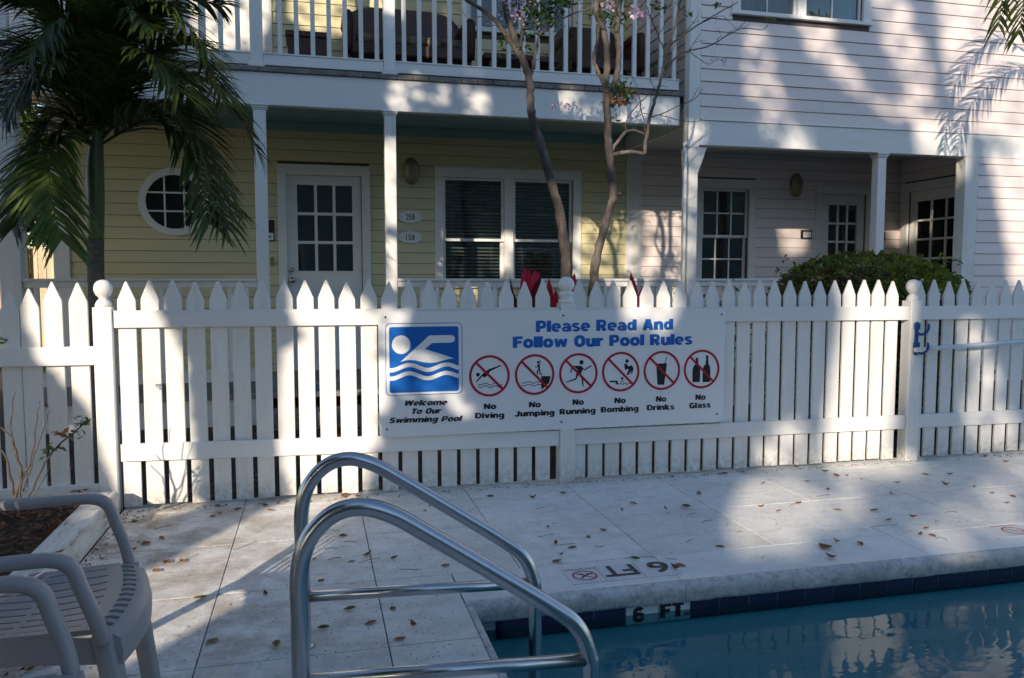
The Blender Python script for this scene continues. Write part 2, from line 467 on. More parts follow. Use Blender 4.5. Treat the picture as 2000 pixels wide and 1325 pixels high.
# ------------------------------------------------------------------ flat print helpers
FONT = None
def text_mesh(body, weight=0.0, shear=0.0, space=1.0):
    cu = bpy.data.curves.new('t', 'FONT'); cu.body = body; cu.offset = weight; cu.shear = shear; cu.resolution_u = 3
    cu.space_character = space
    ob = bpy.data.objects.new('t', cu); C.objects.link(ob)
    bpy.context.view_layer.update()
    dg = bpy.context.evaluated_depsgraph_get()
    me = bpy.data.meshes.new_from_object(ob.evaluated_get(dg))
    vs = [v.co.copy() for v in me.vertices]; fs = [tuple(p_.vertices) for p_ in me.polygons]
    bpy.data.objects.remove(ob); bpy.data.curves.remove(cu); bpy.data.meshes.remove(me)
    return vs, fs
def text_on(parent, body, A, B, cap, T, mat, name='lettering', weight=0.035, shear=0.0, space=1.0):
    """text between baseline points A and B (2-D on the surface) with cap height; T maps (u,v) to the world"""
    vs, fs = text_mesh(body, weight, shear, space)
    x0 = min(v.x for v in vs); x1 = max(v.x for v in vs)
    hh = max(v.y for v in text_mesh('H', weight)[0])
    A = Vector(A); B = Vector(B); d = B - A; L = d.length; d.normalize(); n = Vector((-d.y, d.x))
    sx = L / (x1 - x0); sy = cap / hh
    m_ = MB(); m_.add([T(*(A + d * ((v.x - x0) * sx) + n * (v.y * sy))) for v in vs], fs)
    return m_.build(name, mat, parent, fix=False)
def strip(pts, wd):
    """thick polyline as quads in 2-D: returns verts, faces"""
    P = [Vector(p) for p in pts]; vs = []; fs = []
    for i, p in enumerate(P):
        t = (P[min(i + 1, len(P) - 1)] - P[max(i - 1, 0)]).normalized(); n = Vector((-t.y, t.x))
        w_ = wd if isinstance(wd, (int, float)) else wd[i]
        vs += [p + n * w_ / 2, p - n * w_ / 2]
    for i in range(len(P) - 1): fs.append((2 * i, 2 * i + 1, 2 * i + 3, 2 * i + 2))
    return vs, fs
# ---- heavy block lettering drawn as thick strokes (cap height 7, x-height 5.3)
def arc(cx, cy, rx, ry, a0, a1, n=10):
    out = []
    for k in range(n + 1):
        a = rad(lerp(a0, a1, k / n)); c_, s_ = math.cos(a), math.sin(a)
        out.append((cx + rx * math.copysign(abs(c_) ** .8, c_), cy + ry * math.copysign(abs(s_) ** .8, s_)))
    return out
VW, HW = 1.9, 1.35
def O_(w_, h_, y0=0): return [(arc(w_ / 2, y0 + h_ / 2, w_ / 2 - .85, h_ / 2 - .68, 0, 360, 24), 1.6)]
def Vv(x, y0, y1, w_=VW): return ([(x, y0), (x, y1)], w_)
def Hh(y, x0, x1, w_=HW): return ([(x0, y), (x1, y)], w_)
XH = 5.3
GLY = {
 'P': (5.2, [Vv(.95, 0, 7), ([(1.2, 6.3), (3.2, 6.3)] + arc(3.0, 4.6, 1.25, 1.7, 90, -90, 8) + [(1.2, 2.9)], 1.5)]),
 'R': (5.5, [Vv(.95, 0, 7), ([(1.2, 6.3), (3.2, 6.3)] + arc(3.0, 4.75, 1.3, 1.55, 90, -90, 8) + [(1.2, 3.2)], 1.45), ([(2.9, 3.2), (4.4, 0)], 1.8)]),
 'D': (5.5, [Vv(.95, 0, 7), ([(1.2, 6.3), (2.6, 6.3)] + arc(2.6, 3.5, 2.0, 2.8, 90, -90, 10) + [(1.2, .7)], 1.5)]),
 'B': (5.5, [Vv(.95, 0, 7), ([(1.2, 6.3), (3.0, 6.3)] + arc(3.0, 5.05, 1.35, 1.25, 90, -90, 8) + [(1.2, 3.75)], 1.35), ([(1.2, 3.6), (3.0, 3.6)] + arc(3.1, 2.15, 1.5, 1.45, 90, -90, 8) + [(1.2, .7)], 1.35)]),
 'A': (5.9, [([(1.0, 0), (2.75, 7)], 1.8), ([(4.9, 0), (3.15, 7)], 1.8), Hh(1.9, 1.6, 4.3, 1.2)]),
 'F': (4.7, [Vv(.95, 0, 7), Hh(6.25, 1.2, 4.7, 1.5), Hh(3.5, 1.2, 4.2, 1.4)]),
 'T': (5.0, [Vv(2.5, 0, 6.3), Hh(6.25, 0, 5.0, 1.5)]),
 'O': (5.7, [(arc(2.85, 3.5, 1.9, 2.75, 0, 360, 26), 1.75)]),
 'N': (5.8, [Vv(.9, 0, 7, 1.7), Vv(4.9, 0, 7, 1.7), ([(1.1, 6.6), (4.7, .4)], 1.9)]),
 'W': (8.2, [([(.9, 7), (2.2, 0)], 1.6), ([(2.3, 0), (4.0, 6.6)], 1.5), ([(4.2, 6.6), (5.9, 0)], 1.5), ([(6.0, 0), (7.3, 7)], 1.6)]),
 'S': (5.2, [(arc(2.6, 5.1, 1.7, 1.25, 15, 200, 9) + [(1.5, 4.0), (3.7, 3.1)] + arc(2.6, 1.95, 1.75, 1.3, 20, -165, 9), 1.55)]),
 'G': (5.6, [(arc(2.85, 3.5, 1.9, 2.75, 40, 350, 18), 1.75), Hh(3.1, 2.9, 5.4, 1.2), Vv(4.8, 0, 3.2, 1.3)]),
 'J': (4.6, [([(3.6, 7), (3.6, 2.4)] + arc(2.2, 2.2, 1.4, 1.5, 0, -170, 9), 1.8)]),
 'a': (4.8, [Vv(3.9, 0, 3.4), (arc(2.4, 3.3, 1.45, 1.35, 0, 160, 8), 1.35), (arc(2.3, 1.6, 1.45, 1.05, 0, 360, 16), 1.2)]),
 'b': (5.0, [Vv(.95, 0, 7)] + [(arc(2.7, 2.65, 1.4, 1.95, 0, 360, 20), 1.5)]),
 'c': (4.5, [(arc(2.5, 2.65, 1.6, 1.95, 45, 315, 16), 1.65)]),
 'd': (5.0, [Vv(4.05, 0, 7), (arc(2.3, 2.65, 1.4, 1.95, 0, 360, 20), 1.5)]),
 'e': (4.8, [(arc(2.4, 2.65, 1.6, 1.95, 0, 310, 18), 1.5), Hh(2.55, 1.0, 4.7, .95)]),
 'g': (5.0, [([(4.05, XH), (4.05, .2)] + arc(2.5, -.4, 1.55, 1.1, 0, -165, 8), 1.6), (arc(2.3, 2.85, 1.4, 1.8, 0, 360, 20), 1.45)]),
 'i': (1.9, [Vv(.95, 0, XH), Hh(6.5, 0, 1.9, 1.1)]), 'l': (1.9, [Vv(.95, 0, 7)]),
 'k': (5.0, [Vv(.95, 0, 7), ([(1.5, 2.3), (4.0, 5.3)], 1.6), ([(2.0, 3.0), (4.2, 0)], 1.8)]),
 'm': (7.6, [Vv(.95, 0, XH, 1.8), ([(1.0, 3.6)] + arc(2.5, 3.3, 1.35, 1.35, 170, 0, 7) + [(3.8, 0)], 1.65), ([(3.9, 3.6)] + arc(5.3, 3.3, 1.4, 1.35, 170, 0, 7) + [(6.7, 0)], 1.7)]),
 'n': (4.9, [Vv(.95, 0, XH), ([(1.1, 3.6)] + arc(2.6, 3.2, 1.4, 1.45, 165, 0, 7) + [(4.0, 0)], 1.75)]),
 'o': (5.0, [(arc(2.5, 2.65, 1.65, 1.95, 0, 360, 24), 1.65)]),
 'p': (5.0, [Vv(.95, -1.6, XH), (arc(2.7, 2.65, 1.4, 1.95, 0, 360, 20), 1.5)]),
 'r': (3.6, [Vv(.95, 0, XH), ([(1.2, 3.3), (1.9, 4.3), (3.6, 4.55)], 1.5)]),
 's': (4.4, [(arc(2.2, 3.85, 1.4, .85, 20, 200, 8) + [(1.5, 3.0), (2.9, 2.4)] + arc(2.2, 1.5, 1.45, .9, 25, -165, 8), 1.3)]),
 'u': (4.9, [([(.95, XH), (.95, 2.0)] + arc(2.35, 2.0, 1.4, 1.4, 180, 350, 7), 1.75), Vv(3.95, 0, XH)]),
 'v': (4.8, [([(.9, XH), (2.2, 0)], 1.6), ([(3.9, XH), (2.6, 0)], 1.6)]),
 'w': (7.0, [([(.9, XH), (1.9, 0)], 1.5), ([(2.1, 0), (3.4, 5.0)], 1.35), ([(3.6, 5.0), (4.9, 0)], 1.35), ([(5.1, 0), (6.1, XH)], 1.5)]),
 '6': (5.2, [(arc(2.6, 2.2, 1.75, 1.5, 0, 360, 22), 1.6), ([(.9, 2.4)] + arc(2.65, 4.2, 1.75, 2.1, 180, 40, 9), 1.6)]),
 '.': (1.9, [Vv(.95, 0, 1.7)]), ' ': (2.6, []),
}
def block_text(parent, body, A, B, cap, T, mat, name='lettering', shear=0.0):
    adv = []; x = 0.0
    for ch in body: adv.append(x); x += GLY[ch][0] + .38
    W_ = x - .38
    A = Vector(A); B = Vector(B); d = B - A; L = d.length; d.normalize(); n = Vector((-d.y, d.x))
    sx = L / W_; sy = cap / 7.0; m_ = MB(); q = 0
    for ch, x0 in zip(body, adv):
        for pts, w_ in GLY[ch][1]:
            v_, f_ = strip(pts, w_ * 1.17); q += 1
            m_.add([T(*(A + d * ((x0 + p_.x + p_.y * shear) * sx) + n * (p_.y * sy)), q % 5 + (ch.isupper())) for p_ in v_], f_)
    return m_.build(name, mat, parent, fix=False)
def disc(c, r, n=24, ry=None):
    c = Vector(c); ry = ry or r
    return [c + Vector((r * math.cos(k * 2 * math.pi / n), ry * math.sin(k * 2 * math.pi / n))) for k in range(n)], [tuple(range(n))]
def ring(c, r0, r1, n=40, gap=None):
    c = Vector(c); vs = []; fs = []
    for k in range(n):
        a = k * 2 * math.pi / n
        vs += [c + Vector((r0 * math.cos(a), r0 * math.sin(a))), c + Vector((r1 * math.cos(a), r1 * math.sin(a)))]
    for k in range(n):
        q = (k + 1) % n; fs.append((2 * k, 2 * k + 1, 2 * q + 1, 2 * q))
    return vs, fs

# ------------------------------------------------------------------ deck writing
def DK(z):
    return lambda u, v: (u, v, z)
mk = empty('depth_marker', (1.23, 3.04, 0.0), 'white 6 FT depth marker lying upside down on the coping with a no diving ring', 'depth marker')
for (a, b) in (((0.985, 2.955), (1.128, 3.125)), ((1.132, 2.955), (1.30, 3.125)), ((1.304, 2.955), (1.455, 3.125))):
    MB().box(a[0], b[0], a[1], b[1], 0.0005, 0.004).build('marker_tile', simple('marker_tile_white', (0.66, 0.665, 0.66), 0.4, 0.04), mk, bevel=0.001)
zt = 0.0052
text_on(mk, 'FT', (1.290, 3.105), (1.140, 3.105), -0.0 + 0.115, lambda u, v: (u, 3.105 - (3.105 - v) if False else v, zt), BLACK, weight=0.02)
text_on(mk, '6', (1.440, 3.105), (1.350, 3.105), 0.115, DK(zt), BLACK, weight=0.02)
v_, f_ = ring((1.058, 3.03), 0.045, 0.052, 32); MB().add([(p_.x, p_.y, zt) for p_ in v_], f_).build('prohibition_ring', SIGNR, mk, fix=False)
v_, f_ = strip([(1.090, 2.998), (1.026, 3.062)], 0.006); MB().add([(p_.x, p_.y, zt + .0006) for p_ in v_], f_).build('ring_bar', SIGNR, mk, fix=False)
dv = MB()
for pl, wd in (([(1.035, 3.005), (1.060, 3.03), (1.085, 3.05)], 0.008), ([(1.06, 3.03), (1.045, 3.055)], 0.006)):
    v_, f_ = strip(pl, wd); dv.add([(p_.x, p_.y, zt) for p_ in v_], f_)
v_, f_ = disc((1.092, 3.045), 0.006, 10); dv.add([(p_.x, p_.y, zt) for p_ in v_], f_)
dv.build('diver_pictogram', BLACK, mk, fix=False)
text_on(mk, 'NO DIVING', (1.122, 3.108), (0.992, 3.108), 0.014, DK(zt), BLACK, weight=0.0)
mk2 = empty('depth_marker', (3.27, 3.14, 0.0), 'small faded red no diving ring on the coping near the right edge', 'depth marker')
MB().box(3.17, 3.37, 3.02, 3.18, 0.0005, 0.003).build('marker_tile', MATS['marker_tile_white'], mk2, bevel=0.001)
v_, f_ = ring((3.27, 3.09), 0.046, 0.054, 32); MB().add([(p_.x, p_.y, 0.0042) for p_ in v_], f_).build('prohibition_ring', SIGNR, mk2, fix=False)
v_, f_ = strip([(3.30, 3.06), (3.24, 3.12)], 0.007); MB().add([(p_.x, p_.y, 0.0048) for p_ in v_], f_).build('ring_bar', SIGNR, mk2, fix=False)
text_on(mk2, 'NO DIVING', (3.345, 3.172), (3.205, 3.172), 0.014, DK(0.0042), SIGNR, weight=0.0)
# 6 FT on the waterline tiles
TL = lambda u, v: (u, 2.8915, v)
TLq = lambda u, v, q: (u, 2.8915 - .0001 * q, v)
block_text(pool, '6', (1.214, -0.152), (1.264, -0.152), 0.060, TLq, BLACK)
block_text(pool, 'FT.', (1.332, -0.147), (1.458, -0.147), 0.060, TLq, BLACK)

# ================================================================== PICKET FENCE
fence = empty('picket_fence', (1.45, 4.53, 0.0), 'long white picket fence with pointed boards and ball topped posts behind the pool', 'fence')
PT = 0.018
def picket_mesh(wd=0.089, top=1.21, bot=0.015, sh=0.098):
    q = MB(); h_ = wd / 2
    poly = [(-h_, bot), (h_, bot), (h_, top - sh), (0.004, top), (-0.004, top), (-h_, top - sh)]
    q.prism(poly, 0, PT, lambda u, d, z: (u, d, z))
    return q
protos = {}
def picket(X, top=1.21, bot=0.015, y=4.522, lean=0.0):
    key = (round(top, 3), round(bot, 3))
    if key not in protos:
        o = picket_mesh(top=top, bot=bot).build('picket', WHITE, None, bevel=0.0022)
        o.parent = fence; protos[key] = o; new = o
    else:
        new = protos[key].copy(); C.objects.link(new)
    new.location = Vector((X, y + random.uniform(0, 0.003), random.uniform(-0.007, 0.006))) - fence.location
    new.rotation_euler = (0, random.uniform(-0.003, 0.003) + lean, random.uniform(-0.02, 0.02))
    new.scale = (random.uniform(0.985, 1.015), 1, 1)
XA = [onY(245, 548, 4.53).x, onY(1061, 548, 4.53).x]
XB = [onY(1131, 548, 4.53).x, onY(1743, 548, 4.53).x + .006]
for i in range(21): picket(lerp(XA[0], XA[1], i / 20))
for i in range(21): picket(lerp(XB[0], XB[1], i / 20))
xc = onY(1797, 548, 4.53).x
for i in range(21): picket(xc + 0.1165 * i)
for X, tp in ((-1.185, 1.20), (-1.298, 1.205), (-1.406, 1.172), (-1.501, 1.145), (-1.615, 1.12), (-1.73, 1.11), (-1.845, 1.11), (-1.96, 1.11), (-2.075, 1.12), (-2.19, 1.14), (-2.305, 1.17)):
    picket(X, tp, 0.10)
POSTX = [-1.062, 1.452, 3.876, 6.335]
for i, px in enumerate(POSTX):
    po = MB().box(px - 0.046, px + 0.046, 4.484, 4.576, -0.03, 1.075).build('post', WHITE, fence, bevel=0.004)
    if i == 1:
        prof = [(0.046, 0), (0.046, 0.022), (0.034, 0.03), (0.040, 0.045), (0.046, 0.056), (0.040, 0.068), (0.030, 0.074), (0.044, 0.088), (0.050, 0.105), (0.048, 0.125), (0.036, 0.145), (0.018, 0.156), (0.003, 0.159)]
    else:
        prof = [(0.040, 0), (0.042, 0.012), (0.034, 0.030), (0.022, 0.043), (0.024, 0.050), (0.038, 0.064), (0.0455, 0.084), (0.0465, 0.098), (0.042, 0.118), (0.030, 0.133), (0.015, 0.140), (0.003, 0.142)]
    MB().lathe(prof, (px, 4.53, 1.074), 20).build('ball_finial', WHITE, po, smooth=True)
def rail(x0, z0, x1, z1, hgt, y0=4.498, y1=4.5215, name='rail'):
    q = MB(); q.hexa([(x0, y0, z0), (x1, y0, z1), (x1, y1, z1), (x0, y1, z0)], [(x0, y0, z0 + hgt), (x1, y0, z1 + hgt), (x1, y1, z1 + hgt), (x0, y1, z0 + hgt)])
    return q.build(name, WHITE_H, fence, bevel=0.002)
rail(-1.014, 0.966, 1.404, 0.962, 0.090); rail(-1.00, 0.262, 1.404, 0.226, 0.092)
rail(1.50, 0.960, 3.828, 0.948, 0.090); rail(1.50, 0.226, 3.828, 0.218, 0.092)
rail(3.924, 0.948, 6.287, 0.948, 0.090); rail(3.924, 0.218, 6.287, 0.215, 0.092)
rail(-2.40, 0.778, -1.110, 0.776, 0.096); rail(-2.40, 0.075, -1.110, 0.075, 0.075)

# ------------------------------------------------------------------ pool rules sign
SY = 4.4795
sign = empty('pool_rules_sign', (1.41, 4.481, 0.325), 'wide white pool rules sign with blue swimmer panel screwed to the picket fence', 'sign')
c_ = [onY(740, 608, SY), onY(1418, 601, SY), onY(1412, 824, SY), onY(741, 855, SY)]
def S(px, py, dy=0.0):
    q = onY(px, py, SY); return Vector((q.x, q.z))
def TS(l): return lambda u, v: (u, SY - 0.0007 - 0.0006 * l, v)
def rrect(x0, x1, z0, z1, r, n=5):
    pts = []
    for cx, cz, a0 in ((x1 - r, z1 - r, 0), (x0 + r, z1 - r, 90), (x0 + r, z0 + r, 180), (x1 - r, z0 + r, 270)):
        for k in range(n + 1):
            a = rad(a0 + 90 * k / n); pts.append((cx + r * math.cos(a), cz + r * math.sin(a)))
    return pts
sx0, sx1, sz0, sz1 = 0.342, 2.472, 0.328, 1.037
MB().prism(rrect(sx0, sx1, sz0, sz1, 0.03), SY, SY + 0.0035, lambda u, d, z: (u, d, z)).build('panel', SIGNW, sign)
for px, py in ((752.5, 620), (1100, 616.5), (1409.5, 614), (755.5, 839), (1096.5, 824.5), (1400, 809)):
    q = onY(px, py, SY)
    MB().lathe([(0.0062, 0), (0.0058, 0.003), (0.003, 0.0042)], (0, 0, 0), 10, lambda x, y, z, q=q: (q.x + x, SY - z, q.z + y)).build('screw', SCREW, sign)
def crop4(x, y): return S(730 + x / 4.908, 600 + y / 4.908)
def crop5(x, y): return S(1070 + x / 4.908, 600 + y / 4.908)
def cropc(x, y): return S(650 + x / 2.856, 430 + y / 2.856)
# swimmer panel
u0, u1 = crop4(112, 500).x, crop4(850, 500).x; w0, w1 = crop4(480, 842).y, crop4(480, 152).y
def flat(poly, l, mat, name):
    m_ = MB(); m_.add([TS(l)(*p_) for p_ in poly], [tuple(range(len(poly)))]); return m_.build(name, mat, sign, fix=False)
flat(rrect(u0, u1, w0, w1, 0.028), 0, SIGNB, 'blue_border')
flat(rrect(u0 + 0.004, u1 - 0.004, w0 + 0.004, w1 - 0.004, 0.025), 1, SIGNW, 'white_border')
bu0, bu1 = crop4(149, 500).x, crop4(814, 500).x; bw0, bw1 = crop4(480, 814).y, crop4(480, 188).y
flat(rrect(bu0, bu1, bw0, bw1, 0.014), 2, SIGNB, 'blue_field')
v_, f_ = disc(crop4(263, 361), (crop4(353, 360) - crop4(173, 360)).x / 2, 28)
MB().add([TS(3)(*p_) for p_ in v_], f_).build('swimmer_head', SIGNW, sign, fix=False)
body = [(255, 527), (530, 273), (600, 271), (740, 269), (765, 278), (780, 303), (766, 332), (740, 341), (650, 343), (557, 345), (490, 402), (640, 448), (770, 492), (720, 498), (660, 514), (600, 530), (540, 536), (470, 528), (400, 512), (340, 507), (300, 512)]
flat([crop4(*p_) for p_ in body], 3, SIGNW, 'swimmer_body')
for dy_, nm in ((0, 'wave'), (80, 'wave')):
    pts = []
    for k in range(25):
        xx = lerp(149, 814, k / 24)
        base = lerp(583, 573, k / 24) + dy_
        pts.append(crop4(xx, base + 25 * math.cos((xx - 149) / 345 * 2 * math.pi * 0.97 - 0.25)))
    v_, f_ = strip(pts, 0.0235); MB().add([TS(3)(*p_) for p_ in v_], f_).build(nm, SIGNW, sign, fix=False)
def sg_text(body, xl, yl, xr, yr, caps, mat, weight=0.05, shear=0.0):
    A = S(xl, yl); B = S(xr, yr); cap = S(xl, yl - caps).y - A.y
    block_text(sign, body, A, B, cap, lambda u, v, q: (u, SY - 0.0010 - 0.00006 * q, v), mat, 'lettering', shear)
sg_text('Please Read And', 1047, 649, 1314, 644, 22, SIGNB, 0.055)
sg_text('Follow Our Pool Rules', 1002, 680, 1352, 673, 22, SIGNB, 0.055)
sg_text('Welcome', 788, 793, 872, 791, 10.5, BLACK, 0.045, 0.25)
sg_text('To Our', 802, 809, 860, 807.5, 10.5, BLACK, 0.045, 0.25)
sg_text('Swimming Pool', 759, 827, 900, 822.5, 10.5, BLACK, 0.045, 0.25)
for a, xa, xb, ya, b_, xc_, xd, yc, yd in (
    ('No', 945, 969, 799.5, 'Diving', 928, 985, 817.5, 816), ('No', 1033, 1056, 796, 'Jumping', 1005, 1083, 814, 811),
    ('No', 1118, 1140, 791, 'Running', 1093, 1163, 810, 807), ('No', 1200, 1222, 788, 'Bombing', 1173.5, 1247, 806, 803),
    ('No', 1281, 1301, 785, 'Drinks', 1263.5, 1317, 802, 800), ('No', 1358, 1378, 781.5, 'Glass', 1346, 1388, 798, 796)):
    sg_text(a, xa, ya, xb, ya - 0.5, 10.6, BLACK, 0.06); sg_text(b_, xc_, yc, xd, yd, 10.6, BLACK, 0.05)
def pict(items, conv, name):
    m_ = MB()
    for it in items:
        if it[0] == 'p': m_.add([TS(1)(*conv(*q)) for q in it[1]], [tuple(range(len(it[1])))])
        elif it[0] == 'l':
            s_ = (conv(100, 0) - conv(0, 0)).length / 100
            wd = it[2] * s_ if isinstance(it[2], (int, float)) else [q * s_ for q in it[2]]
            v_, f_ = strip([conv(*q) for q in it[1]], wd); m_.add([TS(1)(*q) for q in v_], f_)
        elif it[0] == 'c':
            s_ = (conv(100, 0) - conv(0, 0)).length / 100
            v_, f_ = disc(conv(*it[1]), it[2] * s_, 18); m_.add([TS(1)(*q) for q in v_], f_)
    m_.build(name, BLACK, sign, fix=False)
def wavy(x0, x1, y, a, per, n=22, ph=0): return [(lerp(x0, x1, k / n), y + a * math.sin(2 * math.pi * (lerp(x0, x1, k / n) - x0) / per + ph)) for k in range(n + 1)]
pict([('c', (998, 648), 20), ('l', [(982, 718), (1040, 655), (1085, 620)], [12, 16, 30]), ('l', [(1050, 668), (1075, 640), (1110, 605), (1215, 562)], [30, 46, 26, 10]), ('l', [(1195, 557), (1228, 567)], 7),
      ('l', wavy(1000, 1230, 738, 9, 95), 7), ('l', wavy(1000, 1210, 763, 9, 95), 7)], crop4, 'diver_pictogram')
pict([('c', (1575, 530), 14), ('l', [(1580, 548), (1585, 600)], [26, 18]), ('l', [(1588, 550), (1598, 525), (1585, 503)], 8), ('l', [(1572, 552), (1560, 580), (1543, 570)], 8),
      ('l', [(1580, 600), (1564, 618), (1572, 648)], 13), ('l', [(1588, 600), (1592, 630), (1610, 652)], 13), ('p', [(1605, 662), (1695, 662), (1680, 725), (1622, 780), (1606, 787)]),
      ('l', wavy(1415, 1605, 722, 8, 95), 7), ('l', wavy(1415, 1605, 748, 8, 95), 7)], crop4, 'jumper_pictogram')
pict([('c', (322, 530), 21), ('p', [(248, 563), (318, 563), (340, 585), (325, 622), (308, 645), (272, 645), (283, 600), (262, 580)]), ('l', [(250, 568), (228, 592), (217, 632)], 11), ('l', [(320, 570), (350, 602), (416, 563)], 11),
      ('l', [(285, 635), (268, 690), (170, 722)], [24, 15, 8]), ('l', [(305, 635), (330, 690), (338, 760)], [24, 17, 10])], crop5, 'runner_pictogram')
pict([('c', (759, 518), 18), ('p', [(732, 545), (752, 540), (770, 568), (806, 558), (822, 590), (805, 640), (796, 645), (798, 612), (772, 652), (752, 650), (775, 600), (752, 592), (748, 610), (736, 590)]),
      ('p', [(592, 706), (668, 706), (675, 742), (652, 742), (650, 722), (592, 722)]), ('l', wavy(665, 790, 735, 6, 42), 7), ('c', (712, 685), 13), ('l', [(700, 712), (724, 712)], 9)], crop5, 'bomber_pictogram')
pict([('p', [(1038, 542), (1142, 540), (1114, 745), (1050, 745)]), ('l', [(1118, 542), (1140, 478)], 7)], crop5, 'drink_pictogram')
for dx, tx_ in ((0, 0), (97, 0)):
    pict([('p', [(1385 + dx, 720), (1386 + dx, 600), (1395 + dx, 570), (1416 + dx, 545), (1419 + dx, 500), (1417 + dx, 486 - dx * .22), (1441 + dx, 486 - dx * .22), (1440 + dx, 510), (1443 + dx, 545), (1457 + dx, 575), (1460 + dx, 610), (1456 + dx, 718)])], crop5, 'bottle_pictogram')
for cx, cy in ((956, 734.5), (1044.3, 732), (1129.7, 729.4), (1212.4, 726.3), (1292.7, 723.9), (1370.3, 721.2)):
    c0 = S(cx, cy); r1 = 0.1205; r0 = 0.1065
    v_, f_ = ring(c0, r0, r1, 44); m_ = MB().add([TS(2)(*q) for q in v_], f_)
    d_ = (r0 + 0.002) * 0.70
    v_, f_ = strip([c0 + Vector((-d_, d_)), c0 + Vector((d_, -d_))], 0.0135); m_.add([TS(3)(*q) for q in v_], f_)
    m_.build('prohibition_ring', SIGNR, sign, fix=False)

# blue hook with the pole
hk = empty('pole_hook', (3.888, 4.48, 0.72), 'blue plastic double hook screwed to the right fence post', 'hook')
hx = 3.872
MB().box(hx - 0.014, hx + 0.014, 4.474, 4.483, 0.715, 0.935).build('back_plate', BLUEP, hk, bevel=0.003)
for zc in (0.875, 0.748):
    MB().box(hx - 0.021, hx + 0.021, 4.466, 4.4838, zc + 0.012, zc + 0.052).build('clamp', BLUEP, hk, bevel=0.003)
    a = curve_pts([(hx, 4.474, zc - 0.012), (hx + 0.018, 4.455, zc - 0.022), (hx + 0.042, 4.440, zc - 0.008), (hx + 0.056, 4.435, zc + 0.022), (hx + 0.052, 4.435, zc + 0.052)], 4)
    MB().tube(a, [0.009] * (len(a) - 3) + [0.008, 0.007, 0.005], 8).build('hook_arm', BLUEP, hk, smooth=True)
pole = MB().tube([(3.84, 4.450, 0.752), (4.3, 4.452, 0.775), (7.2, 4.458, 0.91)], 0.0155, 12)
tag(pole.build('skimmer_pole', POLEM, None, smooth=True), 'long pale metal pool pole resting in the blue hook along the fence', 'pole')

# ================================================================== HOUSES
YF, YB = 6.9, 8.5
EXP = 0.1143
def FR(Y): return lambda u, d, z: (u, Y - d, z)
def SX(X): return lambda u, d, z: (X - d, u, z)      # wall facing -X
def siding(parent, T, u0, u1, z0, z1, holes, mat, phase=0.0):
    k = 0
    z = z0 - (phase % EXP)
    while z < z1:
        za, zb = max(z, z0), min(z + EXP - .0045, z1)
        if zb - za > 0.02:
            cz = (z + EXP / 2)
            iv = [(u0, u1)]
            for h0, h1, g0, g1 in holes:
                if g0 < cz < g1:
                    nv = []
                    for a, b in iv:
                        if h1 <= a or h0 >= b: nv.append((a, b)); continue
                        if h0 > a: nv.append((a, h0))
                        if h1 < b: nv.append((h1, b))
                    iv = nv
            iv2 = []
            for a, b in iv:
                if b - a > 1.3 and random.random() < .45:
                    c = random.uniform(a + .35, b - .35); iv2 += [(a, c - .0008), (c + .0008, b)]
                else: iv2.append((a, b))
            for a, b in iv2:
                if b - a < 0.02: continue
                j = random.uniform(-0.0008, 0.0008)
                q = MB()
                q.add([T(a, 0, za), T(b, 0, za), T(b, 0.0165 + j, za), T(a, 0.0165 + j, za),
                       T(a, 0, zb), T(b, 0, zb), T(b, 0.006 + j, zb), T(a, 0.006 + j, zb)],
                      [(0, 1, 2, 3), (4, 7, 6, 5), (3, 2, 6, 7), (0, 4, 5, 1), (0, 3, 7, 4), (1, 5, 6, 2)])
                q.build('clapboard', mat, parent)
        z += EXP
def wallcore(parent, T, u0, u1, z0, z1, holes, mat, th=0.11, name='wall'):
    zs = sorted({z0, z1, *[max(z0, min(z1, h[2])) for h in holes], *[max(z0, min(z1, h[3])) for h in holes]})
    q = MB()
    for a, b in zip(zs, zs[1:]):
        c = (a + b) / 2; iv = [(u0, u1)]
        for h0, h1, g0, g1 in holes:
            if g0 < c < g1:
                nv = []
                for s_, e_ in iv:
                    if h1 <= s_ or h0 >= e_: nv.append((s_, e_)); continue
                    if h0 > s_: nv.append((s_, h0))
                    if h1 < e_: nv.append((h1, e_))
                iv = nv
        for s_, e_ in iv: q.box(s_, e_, -th, -0.0005, a, b, T)
    return q.build(name, mat, parent)
def bx(parent, T, u0, u1, d0, d1, z0, z1, mat, name, bevel=0.0015):
    return MB().box(u0, u1, d0, d1, z0, z1, T).build(name, mat, parent, bevel=bevel)
def trim(parent, T, u0, u1, z0, z1, wd=0.09, d=0.03, bottom=True, name='casing'):
    """casing boards round an opening u0..u1 z0..z1 (outer size)"""
    bx(parent, T, u0, u0 + wd, 0.0, d, z0, z1 - wd, WHITE_H, name); bx(parent, T, u1 - wd, u1, 0.0, d, z0, z1 - wd, WHITE_H, name)
    bx(parent, T, u0 - 0.0, u1 + 0.0, 0.0, d + 0.003, z1 - wd, z1, WHITE_H, name)
    bx(parent, T, u0 - 0.01, u1 + 0.01, 0.0, d + 0.012, z1, z1 + 0.018, WHITE_H, 'drip_cap')
    if bottom: bx(parent, T, u0 - 0.01, u1 + 0.01, 0.0, d + 0.02, z0 - 0.03, z0, WHITE_H, 'sill')
